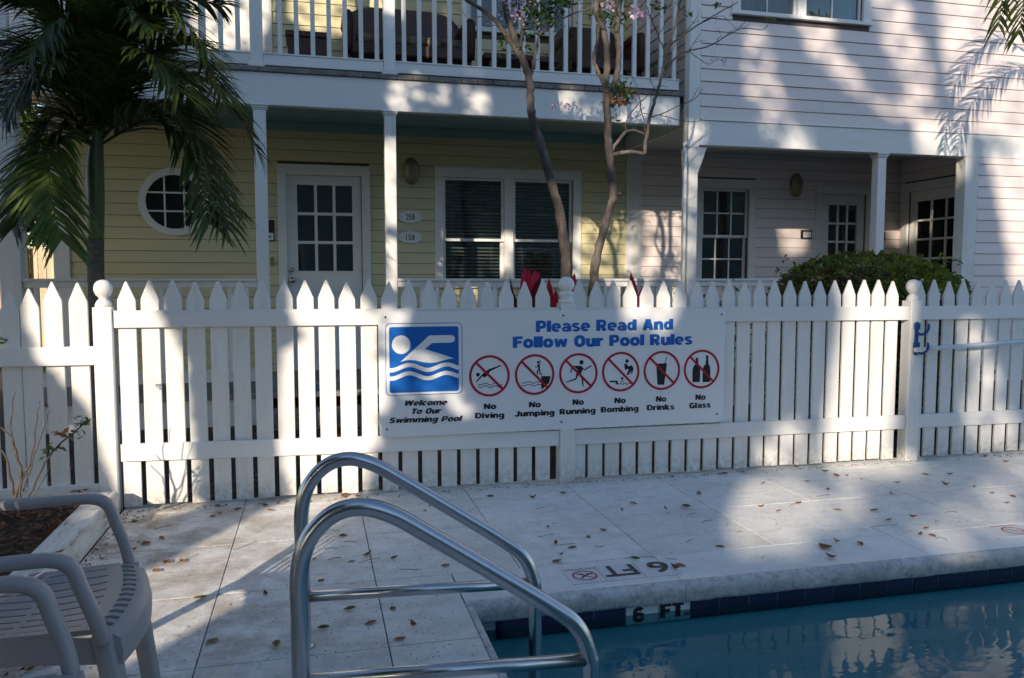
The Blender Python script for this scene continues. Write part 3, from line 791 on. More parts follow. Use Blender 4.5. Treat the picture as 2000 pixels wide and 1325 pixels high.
def lites(part, T, u0, u1, z0, z1, cols, rows, fr=0.045, d0=-0.03, d1=0.0, mun=0.018, mat=None):
    """a sash: frame, muntins and panes (as children of part)"""
    mat = mat or WHITE_H
    q = MB()
    q.box(u0, u0 + fr, d0, d1, z0, z1, T); q.box(u1 - fr, u1, d0, d1, z0, z1, T)
    q.box(u0 + fr, u1 - fr, d0, d1 - .0005, z0, z0 + fr, T); q.box(u0 + fr, u1 - fr, d0, d1 - .0005, z1 - fr, z1, T)
    q.build('sash_frame', mat, part)
    a0, a1, b0, b1 = u0 + fr, u1 - fr, z0 + fr, z1 - fr
    q = MB()
    for i in range(1, cols):
        c = lerp(a0, a1, i / cols); q.box(c - mun / 2, c + mun / 2, d0 + 0.006, d1 - 0.006, b0, b1, T)
    for i in range(1, rows):
        c = lerp(b0, b1, i / rows); q.box(a0, a1, d0 + 0.007, d1 - 0.0075, c - mun / 2, c + mun / 2, T)
    if q.v: q.build('muntin', mat, part)
    dm = (d0 + d1) / 2
    for i in range(cols):
        for j in range(rows):
            ua, ub = lerp(a0, a1, i / cols), lerp(a0, a1, (i + 1) / cols); za, zb = lerp(b0, b1, j / rows), lerp(b0, b1, (j + 1) / rows)
            MB().box(ua + .001, ub - .001, dm - 0.001, dm + 0.001, za + .001, zb - .001, T).build('pane', GLASS, part)
def part(name, parent):
    o = bpy.data.objects.new(name, None); C.objects.link(o); o.parent = parent; return o
def column(parent, X, Y, z0, z1, wd=0.096, cap=True):
    c = part('porch_column', parent)
    MB().box(X - wd / 2, X + wd / 2, Y, Y + wd, z0, z1).build('shaft', WHITE, c, bevel=0.004)
    if cap:
        for k, (e, a, b_) in enumerate(((0.022, 0.0, 0.014), (0.014, 0.014, 0.03), (0.006, 0.03, 0.045))):
            MB().box(X - wd / 2 - e, X + wd / 2 + e, Y - e, Y + wd + e, z1 - b_, z1 - a - 0.0005).build('capital', WHITE_H, c, bevel=0.002)
    return c
def railing(parent, x0, x1, Y, zb, zt, pitch=0.13, first=None, bw=0.036, hr=0.05, br=0.085, name='railing'):
    r = part(name, parent)
    MB().box(x0, x1, Y - 0.012, Y + 0.065, zt - 0.022, zt).build('handrail', WHITE_H, r, bevel=0.003)
    MB().box(x0, x1, Y + 0.004, Y + 0.05, zt - 0.022 - hr, zt - 0.0225).build('top_rail', WHITE_H, r, bevel=0.002)
    MB().box(x0, x1, Y + 0.002, Y + 0.052, zb, zb + br).build('bottom_rail', WHITE_H, r, bevel=0.002)
    MB().box(x0, x1, Y - 0.004, Y + 0.058, zb + br, zb + br + 0.014).build('rail_nose', WHITE_H, r, bevel=0.002)
    n = int(round((x1 - x0) / pitch)); src = None
    a = first if first is not None else x0 + (x1 - x0 - pitch * (n - 1)) / 2
    xx = a
    while xx < x1 - bw / 2:
        if src is None:
            src = MB().box(-bw / 2, bw / 2, 0, 0.036, 0, zt - 0.0725 - (zb + br + 0.0145)).build('baluster', WHITE, None, bevel=0.002); src.parent = r; o = src
        else:
            o = src.copy(); C.objects.link(o)
        o.location = Vector((xx, Y + 0.009, zb + br + 0.0143)) - parent.location
        xx += pitch
    return r

# ---- yellow house
yh = empty('yellow_house', (0.5, 8.5, 0.0), 'pale yellow clapboard house with porch and balcony behind the fence', 'house')
TB = FR(YB)
h_door = (-0.26, 0.49, 0.27, 2.285)
h_win = (1.345, 2.79, 1.16, 2.30)
h_bdoor = (-1.05, -0.45, 2.94, 4.9)
h_bwin = (1.63, 2.78, 3.86, 5.2)
LX = -2.27
siding(yh, TB, LX, 3.422, 0.27, 2.80, [(-0.34, 0.575, 0, 2.36), (1.26, 2.875, 1.10, 2.39)], SIDEY, 0.03)
wallcore(yh, TB, LX, 3.422, 0.0, 6.2, [h_door, h_win, h_bdoor, h_bwin], simple('wall_core', (0.10, 0.085, 0.055), 0.9))  # core darkened so the gaps read as shadow lines between boards
siding(yh, TB, -1.9, 3.422, 2.96, 5.9, [(-1.14, -0.36, 2.9, 4.98), (1.55, 2.86, 3.79, 5.28)], SIDEY, 0.0)
siding(yh, TB, -4.2, -1.9, 2.96, 5.9, [(-3.3, -2.2, 2.9, 5.0)], SIDEY, 0.0)
bx(yh, TB, -3.3, -2.2, 0.0, 0.03, 2.94, 4.99, WHITE, 'shutter_door')
MB().box(-4.2, -2.405, YB + .001, YB + .10, 2.90, 6.2).build('wall_core', MATS['wall_core'], yh)
MB().box(-4.2, -2.365, YF, YB, 2.86, 2.8935).build('balcony_floor', WHITE_H, yh)
bx(yh, TB, -2.41, -2.27, -0.11, 0.03, 0.0, 6.2, WHITE, 'corner_board')
bx(yh, TB, 3.422, 3.60, -0.02, 0.032, 0.1, 2.80, WHITE, 'corner_board')
bx(yh, TB, LX, 3.42, 0.0, 0.028, 2.80 - 0.09, 2.7995, MATS['teal_ceiling_paint'], 'frieze_board')
# dark rooms
MB().box(-2.4, 3.4, YB + 0.115, YB + 3.0, 0.0, 6.2).build('interior', DARK, yh)
bpy.data.objects.remove(bpy.data.objects['interior'])
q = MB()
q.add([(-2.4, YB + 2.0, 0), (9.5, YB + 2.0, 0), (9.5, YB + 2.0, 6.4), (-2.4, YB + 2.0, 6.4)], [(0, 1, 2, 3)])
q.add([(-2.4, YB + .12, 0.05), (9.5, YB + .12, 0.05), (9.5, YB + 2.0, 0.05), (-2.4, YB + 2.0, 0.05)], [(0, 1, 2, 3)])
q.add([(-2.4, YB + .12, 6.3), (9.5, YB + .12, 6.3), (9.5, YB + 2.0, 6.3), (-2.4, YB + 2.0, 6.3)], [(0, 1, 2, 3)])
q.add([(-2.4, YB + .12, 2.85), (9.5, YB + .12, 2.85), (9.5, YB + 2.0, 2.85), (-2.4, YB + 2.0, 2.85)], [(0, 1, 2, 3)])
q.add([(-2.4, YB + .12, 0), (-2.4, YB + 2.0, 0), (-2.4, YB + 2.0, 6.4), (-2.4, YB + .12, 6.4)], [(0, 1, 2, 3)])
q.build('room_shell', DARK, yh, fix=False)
# front door, nine lites over a panel
dr = part('front_door', yh)
trim(yh, TB, -0.345, 0.58, 0.27, 2.36, 0.085, 0.03, False)
bx(dr, TB, -0.26, -0.17, -0.06, -0.015, 0.27, 2.285, WHITE_H, 'stile'); bx(dr, TB, 0.415, 0.49, -0.06, -0.015, 0.27, 2.285, WHITE_H, 'stile')
bx(dr, TB, -0.17, 0.415, -0.06, -0.0155, 0.27, 1.285, WHITE_H, 'lower_rail'); bx(dr, TB, -0.17, 0.415, -0.06, -0.0155, 2.195, 2.285, WHITE_H, 'top_rail')
lites(dr, TB, -0.17, 0.415, 1.285, 2.195, 3, 3, 0.016, -0.05, -0.008, 0.03)
bx(dr, TB, -0.12, 0.37, -0.0155, -0.009, 0.45, 1.10, WHITE_H, 'door_panel', 0.004)
bx(dr, TB, -0.155, 0.40, -0.064, -0.061, 1.29, 2.19, simple('door_curtain', (0.17, 0.18, 0.20), 0.9, 0.15, 3), 'curtain')
for z_, r_ in ((1.205, 0.030), (1.31, 0.022)):
    MB().lathe([(r_ * 0.7, 0), (r_ * 0.8, 0.006), (r_ * 0.4, 0.012), (r_ * 0.5, 0.03), (r_, 0.042), (r_ * 0.9, 0.058), (r_ * 0.3, 0.064)], (0, 0, 0), 14,
               lambda x, y, z, z_=z_: (-0.215 + x, YB + 0.015 - z, z_ + y)).build('door_knob', METALK, dr, smooth=True)
# big double window with blinds
wn = part('window', yh)
trim(yh, TB, 1.255, 2.885, 1.155, 2.39, 0.09, 0.03)
bx(wn, TB, 2.015, 2.115, -0.06, 0.024, 1.16, 2.30, WHITE_H, 'mullion')
for a, b_ in ((1.346, 2.0145), (2.1155, 2.789)):
    lites(wn, TB, a, b_, 1.625, 2.30, 1, 1, 0.028, -0.045, -0.012)
    lites(wn, TB, a, b_, 1.16, 1.655, 1, 1, 0.034, -0.075, -0.046)
    sl = MB(); z = 1.18
    while z < 2.29:
        tl = 0.009
        sl.add([(a + .01, YB + 0.095, z + tl), (b_ - .01, YB + 0.095, z + tl), (b_ - .01, YB + 0.118, z - tl), (a + .01, YB + 0.118, z - tl)], [(0, 1, 2, 3)])
        z += 0.0375
    for c in (a + 0.12, (a + b_) / 2, b_ - 0.12):
        sl.box(c - 0.001, c + 0.001, YB + 0.094, YB + 0.0955, 1.17, 2.29)
    tag(sl.build('blind_slats', BLIND, wn, fix=False), kind='stuff')
# round window
rwn = part('round_window', yh)
cR = (-1.315, 1.972); ro, ri = 0.33, 0.262
def ringsolid(c, r0, r1, d0, d1, n=40):
    m_ = MB(); vs = []; fs = []
    for k in range(n):
        a = k * 2 * math.pi / n
        for r_, d in ((r0, d0), (r1, d0), (r1, d1), (r0, d1)): vs.append((c[0] + r_ * math.cos(a), YB - d, c[1] + r_ * math.sin(a)))
    for k in range(n):
        p0 = 4 * k; p1 = 4 * ((k + 1) % n)
        for i in range(4): fs.append((p0 + i, p0 + (i + 1) % 4, p1 + (i + 1) % 4, p1 + i))
    return m_.add(vs, fs)
ringsolid(cR, ri, ro, 0.0, 0.045).build('round_casing', WHITE_H, rwn, bevel=0.003)
q = MB(); v_, f_ = disc(cR, ri + 0.005, 32); q.add([(p_.x, YB - 0.0215, p_.y) for p_ in v_], f_).build('dark_backing', DARK, rwn, fix=False)
q = MB(); q.add([(p_.x, YB - 0.030, p_.y) for p_ in v_], [tuple(f_[0])[::-1]]).build('pane', GLASS, rwn, fix=False)
q = MB()
for k in (-0.09, 0.09):
    hh = math.sqrt(ri ** 2 - k ** 2)
    q.box(cR[0] + k - 0.008, cR[0] + k + 0.008, YB - 0.037, YB - 0.029, cR[1] - hh, cR[1] + hh)
    q.box(cR[0] - hh, cR[0] + hh, YB - 0.0365, YB - 0.0285, cR[1] + k - 0.008, cR[1] + k + 0.008)
q.build('muntin', WHITE_H, rwn)
# porch floor, skirt, steps
MB().box(-2.35, 3.42, YF - 0.02, YB, 0.225, 0.27).build('porch_floor', DECKB, yh, bevel=0.004)
MB().box(-2.33, -0.46, YF + 0.01, YF + 0.04, 0.0, 0.2245).build('porch_skirt', WHITE_H, yh)
MB().box(0.70, 3.40, YF + 0.01, YF + 0.04, 0.0, 0.2245).build('porch_skirt', WHITE_H, yh)
MB().box(-0.44, 0.68, YF - 0.30, YF + 0.009, 0.0, 0.14).build('porch_step', DECKB, yh, bevel=0.004)
# ceiling, beams, fascia
MB().box(-2.35, 3.418, YF + 0.12, YB - .03, 2.8005, 2.84).build('porch_ceiling', TEAL, yh)
MB().box(-2.36, 3.30, YF, YF + 0.04, 2.632, 2.893).build('fascia_board', WHITE_H, yh, bevel=0.003)
MB().box(-2.35, 3.298, YF + 0.0405, YF + 0.12, 2.640, 2.893).build('porch_beam', WHITE_H, yh, bevel=0.002)
src = None
xx = -2.34
while xx < 3.25:                         # balcony deck boards, ends showing over the fascia
    MB().box(xx, xx + 0.134, YF - 0.022, YB - 0.001, 2.8945, 2.932).build('deck_board', DECKB, yh, bevel=0.002)
    xx += 0.1385
for X in (-0.408, 0.650):
    column(yh, X, YF + 0.012, 0.27, 2.6395)
c = part('porch_column', yh)
MB().box(-2.345, -2.195, YF + 0.012, YF + 0.15, 0.0, 2.6395).build('shaft', WHITE, c, bevel=0.004)
railing(yh, -2.19, -0.458, YF + 0.02, 0.37, 1.222)
railing(yh, 0.70, 3.33, YF + 0.02, 0.37, 1.222)
# balcony posts and rails
for X in (-0.420, 0.650, -2.27):
    p_ = part('balcony_post', yh)
    MB().box(X - 0.048, X + 0.048, YF + 0.0, YF + 0.092, 2.9325, 5.45).build('shaft', WHITE, p_, bevel=0.004)
    MB().box(X - 0.064, X + 0.064, YF - 0.013, YF + 0.105, 2.9323, 2.975).build('post_base', WHITE, p_, bevel=0.003)
railing(yh, 0.70, 3.30, YF + 0.02, 2.955, 3.95, 0.1305, 0.775, name='balcony_railing')
railing(yh, -0.37, 0.60, YF + 0.02, 2.955, 3.95, 0.1305, -0.235, name='balcony_railing')
railing(yh, -2.22, -0.47, YF + 0.02, 2.955, 3.95, 0.1305, name='balcony_railing')
# balcony door (white) and window
bd = part('balcony_door', yh)
bx(bd, TB, -1.05, -0.45, -0.05, -0.012, 2.94, 4.90, WHITE, 'door_leaf')
bx(bd, TB, -0.95, -0.55, -0.0125, -0.006, 3.1, 3.75, WHITE, 'door_panel', 0.004)
trim(yh, TB, -1.14, -0.36, 2.94, 4.98, 0.09, 0.03, False)
bw_ = part('balcony_window', yh)
trim(yh, TB, 1.545, 2.865, 3.855, 5.28, 0.085, 0.03)
lites(bw_, TB, 1.631, 2.205, 3.86, 5.19, 1, 2, 0.03, -0.05, -0.015); lites(bw_, TB, 2.206, 2.779, 3.86, 5.19, 1, 2, 0.03, -0.05, -0.015)
bx(bw_, TB, 1.64, 2.77, -0.075, -0.07, 3.88, 5.18, simple('dusky_blue', (0.07, 0.09, 0.15), 0.8, 0.3, 5), 'window_backing')  # dark blue sheet puts the glass's dusky reflected look into colour
# balcony roof
MB().box(-2.6, 3.34, YF - 0.15, YB + 2.2, 5.45, 5.55).build('balcony_roof', WHITE_H, yh)
MB().box(-2.36, 3.30, YF, YF + 0.06, 5.15, 5.4495).build('balcony_beam', WHITE_H, yh)
rb = MB(); rb.hexa([(-2.7, YF - .25, 5.55), (3.34, YF - .25, 5.55), (3.34, 10.7, 5.55), (-2.7, 10.7, 5.55)], [(-2.5, 9.2, 7.2), (3.34, 9.2, 7.2), (3.34, 9.6, 7.2), (-2.5, 9.6, 7.2)])
rb.build('roof', simple('grey_metal_roof', (0.35, 0.36, 0.37), 0.4, 0.1), yh)
MB().box(-2.41, -2.30, YB + 0.11, YB + 2.1, 0, 6.2).build('side_wall', SIDEY, yh)

# ---- pink house
ph = empty('pink_house', (5.2, 8.5, 0.0), 'pale pink clapboard house with white band and shaded porch at right', 'house')
TF = FR(YF)
p_door = (5.93, 6.54, 0.27, 2.25)
siding(ph, TB, 3.60, 7.03, 0.27, 2.66, [(4.275, 5.04, 1.12, 2.35), (5.85, 6.62, 0, 2.32)], SIDEP, 0.05)
wallcore(ph, TB, 3.60, 7.14, 0.0, 2.66, [(4.36, 4.955, 1.18, 2.27), p_door], simple('wall_core_pink', (0.13, 0.10, 0.10), 0.9))  # dark core colour draws the shadow lines of the pink boards too
TS3 = SX(7.03)
siding(ph, TS3, 6.93, YB - 0.02, 0.27, 2.66, [(7.33, 8.42, 0, 2.36)], SIDEP, 0.05)
wallcore(ph, TS3, 6.93, YB, 0.0, 2.66, [(7.42, 8.33, 0.27, 2.27)], MATS['wall_core_pink'])
MB().box(3.42, 7.03, YF + 0.10, YB, 2.6605, 2.70).build('porch_ceiling', GREYC, ph)
MB().box(3.45, 7.03, YF - 0.02, YB, 0.225, 0.27).build('porch_floor', DECKB, ph, bevel=0.004)
MB().box(3.45, 7.03, YF + 0.01, YF + 0.04, 0, 0.2245).build('porch_skirt', WHITE_H, ph)
MB().box(3.395, 3.4185, YF + 0.12, YB - .032, 2.64, 2.80).build('frieze_board', WHITE_H, ph)
# window 6 over 6
pw = part('window', ph)
trim(ph, TB, 4.275, 5.04, 1.175, 2.35, 0.085, 0.03)
lites(pw, TB, 4.36, 4.955, 1.70, 2.265, 3, 2, 0.03, -0.045, -0.012, 0.016)
lites(pw, TB, 4.36, 4.955, 1.175, 1.73, 3, 2, 0.034, -0.078, -0.046, 0.016)
# door 2 with 15 lites
def door15(root, T, u0, u1, z0, z1, rows=5):
    d = part('front_door', root)
    s_ = 0.10
    bx(d, T, u0, u0 + s_, -0.06, -0.015, z0, z1, WHITE_H, 'stile'); bx(d, T, u1 - s_, u1, -0.06, -0.015, z0, z1, WHITE_H, 'stile')
    bx(d, T, u0 + s_, u1 - s_, -0.06, -0.0155, z1 - 0.11, z1, WHITE_H, 'top_rail'); bx(d, T, u0 + s_, u1 - s_, -0.06, -0.0155, z0, z0 + 0.5, WHITE_H, 'lower_rail')
    lites(d, T, u0 + s_, u1 - s_, z0 + 0.5, z1 - 0.11, 3, rows, 0.012, -0.05, -0.008, 0.024)
    MB().lathe([(0.02, 0), (0.012, 0.01), (0.014, 0.03), (0.028, 0.042), (0.022, 0.06), (0.005, 0.064)], (0, 0, 0), 12,
               lambda x, y, z: T(u0 + 0.05 + x, -0.015 + z, 1.2 + y)).build('door_knob', METALK, d, smooth=True)
trim(ph, TB, 5.845, 6.635, 0.27, 2.32, 0.085, 0.03, False)
door15(ph, TB, 5.885 - 0.03 + 0.0755, 6.549, 0.27, 2.234, 6)
trim(ph, TS3, 7.335, 8.415, 0.27, 2.35, 0.085, 0.03, False)
door15(ph, TS3, 7.421, 8.329, 0.27, 2.264, 6)
# front: beam band, posts, upper wall
MB().box(3.50, 9.2, YF - 0.012, YF + 0.10, 2.462, 2.688).build('band_board', WHITE_H, ph, bevel=0.003)
MB().box(3.50, 9.2, YF - 0.024, YF + 0.05, 2.6885, 2.702).build('band_cap', WHITE_H, ph, bevel=0.002)
MB().box(3.385, 3.499, YF - 0.012, YF + 0.10, 2.44, 6.4).build('corner_board', WHITE, ph, bevel=0.003)
uh = (3.885, 5.195, 3.70, 5.0)
siding(ph, TF, 3.50, 9.2, 2.703, 6.4, [(3.81, 5.28, 3.63, 5.08)], SIDEP, 0.0)
wallcore(ph, TF, 3.42, 9.2, 2.703, 6.4, [uh], MATS['wall_core_pink'], 0.10)
up = part('upper_window', ph)
trim(ph, TF, 3.80, 5.285, 3.695, 5.08, 0.085, 0.032)
bx(up, TF, 4.485, 4.575, -0.05, 0.028, 3.70, 5.0, WHITE_H, 'mullion')
for a, b_ in ((3.886, 4.4845), (4.5755, 5.194)): 
    lites(up, TF, a, b_, 3.70, 4.36, 2, 2, 0.022, -0.045, -0.012, 0.012); lites(up, TF, a, b_, 4.34, 4.995, 2, 2, 0.022, -0.075, -0.046, 0.012)
bx(up, TF, 3.89, 5.19, -0.14, -0.135, 3.70, 5.0, CURT, 'curtain')
# left wall of the upper floor facing the balcony
siding(ph, SX(3.42), YF + 0.10, 10.4, 2.96, 6.4, [], SIDEP, 0.0)
MB().box(3.4205, 3.50, YF + 0.101, 10.4, 2.703, 6.4).build('side_wall', MATS['wall_core_pink'], ph)
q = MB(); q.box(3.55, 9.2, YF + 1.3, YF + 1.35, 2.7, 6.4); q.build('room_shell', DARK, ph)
# posts
c = part('porch_column', ph)
MB().box(3.405, 3.495, YF + 0.0, YF + 0.15, 0.0, 2.20).build('shaft', WHITE, c, bevel=0.004)
q = MB(); q.hexa([(3.405, YF, 2.2), (3.495, YF, 2.2), (3.495, YF + .15, 2.2), (3.405, YF + .15, 2.2)], [(3.39, YF - .008, 2.4395), (3.58, YF - .008, 2.4395), (3.58, YF + .15, 2.4395), (3.39, YF + .15, 2.4395)])
q.build('capital', WHITE, c, bevel=0.003)
column(ph, 5.492, YF + 0.0, 0.27, 2.4615)
# right front wall
MB().box(6.47, 6.63, YF - 0.012, YF + 0.12, 0.0, 2.4615).build('corner_board', WHITE, ph, bevel=0.003)
siding(ph, TF, 6.63, 9.2, 0.15, 2.4615, [], SIDEP, 0.04)
wallcore(ph, TF, 6.63, 9.2, 0.0, 2.4615, [], MATS['wall_core_pink'], 0.10)
railing(ph, 3.50, 5.44, YF + 0.02, 0.37, 1.222)
railing(ph, 5.545, 6.465, YF + 0.02, 0.37, 1.222)
MB().box(3.40, 9.5, YF - 0.3, 10.6, 6.4, 6.5).build('roof', MATS['grey_metal_roof'], ph)
# downspout
ds = empty('downspout', (3.352, 6.88, 2.44), 'thin white drain pipe running down beside the pink house corner', 'pipe')
MB().tube([(3.352, 6.872, 6.2), (3.352, 6.872, 2.46)], 0.020, 10).build('pipe', WHITE, ds, smooth=True)
MB().tube([(3.352, 6.872, 2.475), (3.352, 6.872, 2.435)], 0.028, 10).build('pipe_collar', WHITE, ds, smooth=True)
MB().tube([(3.352, 6.872, 2.434), (3.350, 6.872, 0.0)], 0.0165, 10).build('lower_pipe', WHITE, ds, smooth=True)

# ---- things on the walls
def wall_lamp(X, z, label):
    r = empty('wall_lamp', (X, YB, z), label, 'wall lamp', 'oval caged porch lamps')
    def P(r_, k, n, d, sx=1.0, sz=1.75):
        a = k * 2 * math.pi / n; return (X + r_ * sx * math.cos(a), YB - d, z + r_ * sz * math.sin(a))
    n = 20; m_ = MB(); vs = []; fs = []
    prof = [(0.080, 0.019), (0.082, 0.035), (0.074, 0.046), (0.064, 0.046)]
    for r_, d in prof: vs += [P(r_, k, n, d) for k in range(n)]
    for i in range(len(prof) - 1):
        for k in range(n): fs.append((i * n + k, i * n + (k + 1) % n, (i + 1) * n + (k + 1) % n, (i + 1) * n + k))
    m_.add(vs, fs).build('rim', BRASS, r, smooth=True)
    m_ = MB(); vs = []; fs = []
    prof = [(0.064, 0.040), (0.058, 0.070), (0.040, 0.090), (0.012, 0.098)]
    for r_, d in prof: vs += [P(r_, k, n, d) for k in range(n)]
    for i in range(len(prof) - 1):
        for k in range(n): fs.append((i * n + k, i * n + (k + 1) % n, (i + 1) * n + (k + 1) % n, (i + 1) * n + k))
    fs.append(tuple(range(3 * n, 4 * n)))
    m_.add(vs, fs).build('glass_cover', LAMPG, r, smooth=True)
    for dx in (-0.03, 0.0, 0.03):
        hh = 0.125 * math.sqrt(1 - (dx / 0.072) ** 2)
        pts = curve_pts([(X + dx, YB - 0.045, z - hh), (X + dx, YB - 0.088, z - hh * .7), (X + dx, YB - 0.104, z), (X + dx, YB - 0.088, z + hh * .7), (X + dx, YB - 0.045, z + hh)], 3)
        MB().tube(pts, 0.0042, 6).build('cage_bar', BRASS, r, smooth=True)
wall_lamp(1.011, 2.345, 'oval caged lamp on the yellow wall above the house number plaques')
wall_lamp(5.569, 2.325, 'oval caged lamp on the pink porch wall left of the glazed door')
def plaque(X, z, num, label):
    r = empty('number_plaque', (X, YB - 0.02, z), label, 'house number', 'oval house number plaques')
    v_, f_ = disc((X, z), 0.125, 32, 0.066); v2, _ = disc((X, z), 0.117, 32, 0.058)
    m_ = MB(); n = 32
    m_.add([(p_.x, YB - 0.019, p_.y) for p_ in v_] + [(p_.x, YB - 0.026, p_.y) for p_ in v_] + [(p_.x, YB - 0.030, p_.y) for p_ in v2],
           [(k, (k + 1) % n, (k + 1) % n + n, k + n) for k in range(n)] + [(k + n, (k + 1) % n + n, (k + 1) % n + 2 * n, k + 2 * n) for k in range(n)] + [tuple(range(2 * n, 3 * n))])
    m_.build('plate', SIGNW, r)
    text_on(r, num, (X - 0.046, z - 0.029), (X + 0.046, z - 0.029), 0.058, lambda u, v: (u, YB - 0.0312, v), BLACK, 'digits', 0.008)
    for s_ in (-1, 1):
        v3, f3 = disc((X + s_ * 0.098, z), 0.005, 8); MB().add([(p_.x, YB - 0.031, p_.y) for p_ in v3], f3).build('screw', SCREW, r, fix=False)
plaque(0.996, 1.868, '258', 'white oval plaque numbered 258, the upper one on the yellow wall')
plaque(0.994, 1.657, '158', 'white oval plaque numbered 158, the lower one on the yellow wall')
def plate(T, u0, u1, z0, z1, label, cards, loc):
    r = empty('door_plate', loc, label, 'door plate')
    MB().box(u0, u1, 0.019, 0.028, z0, z1, T).build('backing', simple('dark_plate', (0.03, 0.025, 0.025), 0.4) if 'dark_plate' not in MATS else MATS['dark_plate'], r, bevel=0.002)
    for a, b_, c_, d_ in cards: MB().box(a, b_, 0.0285, 0.030, c_, d_, T).build('card', SIGNW, r)
    return r
a0 = onY(515, 430, YB); a1 = onY(537, 472, YB)
r_ = plate(TB, a0.x, a1.x, a1.z, a0.z, 'dark notice frame with small white card beside the nine pane yellow house door', [(a0.x + .012, a1.x - .012, a1.z + .012, a1.z + .085)], (a0.x, YB, a1.z))
v_, f_ = disc(((a0.x + a1.x) / 2, a1.z + .045), 0.022, 12, 0.008)
MB().add([(p_.x, YB - .0306, p_.y) for p_ in v_], f_).build('emblem', BLACK, r_, fix=False)
bell = empty('doorbell', (a1.x - 0.01, YB, 1.37), 'small brass doorbell on the yellow wall beside the door casing', 'doorbell')
MB().box(a1.x - 0.045, a1.x - 0.015, 0.019, 0.030, 1.35, 1.44, TB).build('bell_plate', BRASS, bell, bevel=0.002)
a0 = onY(1562, 450, YB); a1 = onY(1583, 467, YB)
plate(TB, a0.x, a1.x, a1.z, a0.z, 'dark plate with white card on the pink wall left of the glazed door', [(a0.x + .03, a1.x - .012, a1.z + .014, a0.z - .02)], (a0.x, YB, a1.z))
a0 = onY(1732, 454, YB); a1 = onY(1749, 470, YB)
plate(TB, 6.72, 6.82, a1.z, a0.z, 'dark plate in the porch corner between the two glazed doors', [(6.745, 6.80, a1.z + .02, a0.z - .02)], (6.72, YB, a1.z))

# ---- balcony furniture (dark wicker and wood)
def legs(root, x0, x1, y0, y1, z0, z1, wd=0.04, mat=WICK):
    for x in (x0, x1 - wd):
        for y in (y0, y1 - wd): MB().box(x, x + wd, y, y + wd, z0, z1).build('leg', mat, root, bevel=0.004)
BZ = 2.9325
def wicker_seat(name, x0, x1, y0, label, cat, hb=0.98, arms=True):
    r = empty(name, ((x0 + x1) / 2, y0 + .3, BZ), label, cat)
    y1 = y0 + 0.62
    legs(r, x0 + .03, x1 - .03, y0 + .02, y1, BZ, BZ + 0.30)
    MB().box(x0 + .02, x1 - .02, y0, y1, BZ + 0.301, BZ + 0.42).build('seat', WICK, r, bevel=0.02, seg=2)
    # curved back
    m_ = MB(); n = 14; vs = []; fs = []
    for k in range(n + 1):
        t = k / n; x = lerp(x0 + .02, x1 - .02, t); e = 1 - (2 * t - 1) ** 6
        zt_ = BZ + lerp(0.78, hb, e)
        for y, z in ((y1 - .07, BZ + .40), (y1, BZ + .40), (y1 + .10, zt_), (y1 + .04, zt_ + .0)): vs.append((x, y, z))
    for k in range(n):
        for i in range(4): fs.append((4 * k + i, 4 * k + (i + 1) % 4, 4 * k + 4 + (i + 1) % 4, 4 * k + 4 + i))
    fs += [(0, 1, 2, 3), (4 * n + 3, 4 * n + 2, 4 * n + 1, 4 * n)]
    m_.add(vs, fs).build('backrest', WICK, r)
    if arms:
        for x in (x0, x1 - 0.09):
            pts = curve_pts([(x + .045, y0 + .02, BZ + .32), (x + .045, y0 - .02, BZ + .58), (x + .045, y0 + .08, BZ + .66), (x + .045, y1 - .05, BZ + .68)], 4)
            MB().tube(pts, 0.045, 10).build('arm', WICK, r, smooth=True)
            MB().box(x + .02, x + .07, y0 + .03, y1 - .03, BZ + .42, BZ + .62).build('arm_panel', WICK, r)
    return r
sxl, sxr = onY(668, 60, 7.6).x, onY(922, 60, 7.6).x
r = wicker_seat('settee', sxl, sxr, 7.45, 'dark brown wicker settee on the balcony left of the window', 'settee', 0.93)
MB().box(sxl + .12, sxr - .12, 7.47, 7.98, BZ + .421, BZ + .50).build('cushion', simple('patterned_cushion', (0.16, 0.13, 0.09), 0.9, 0.8, 14), r, bevel=0.02, seg=2)
cxl, cxr = onY(1108, 60, 7.6).x, onY(1250, 60, 7.6).x
wicker_seat('wicker_armchair', cxl, cxr, 7.45, 'dark wicker armchair at the right end of the balcony behind the crape myrtle', 'armchair', 0.90)
r = empty('coffee_table', (onY(1010, 110, 7.4).x, 7.4, BZ), 'low dark table on the balcony between the settee and the armchair', 'table')
a, b_ = onY(942, 110, 7.35).x, onY(1086, 110, 7.35).x; zt_ = onY(1000, 108, 7.3).z
MB().box(a, b_, 7.25, 7.62, zt_ - .06, zt_).build('table_top', WICK, r, bevel=0.012, seg=2); legs(r, a + .05, b_ - .05, 7.28, 7.6, BZ, zt_ - .061, .05)
r = empty('side_table', (onY(600, 90, 7.7).x, 7.7, BZ), 'small square reddish brown table on the balcony left of the settee', 'table')
a, b_ = onY(558, 90, 7.7).x, onY(643, 90, 7.7).x; zt_ = onY(600, 67, 7.7).z
MB().box(a, b_, 7.6, 7.98, zt_ - .05, zt_).build('table_top', simple('red_brown_wood', (0.075, 0.02, 0.012), 0.4, 0.3, 30), r, bevel=0.006)
MB().box(a + .02, b_ - .02, 7.62, 7.96, BZ + .06, zt_ - .0505).build('table_body', MATS['red_brown_wood'], r)
legs(r, a + .01, b_ - .01, 7.61, 7.97, BZ, BZ + .06, .04)
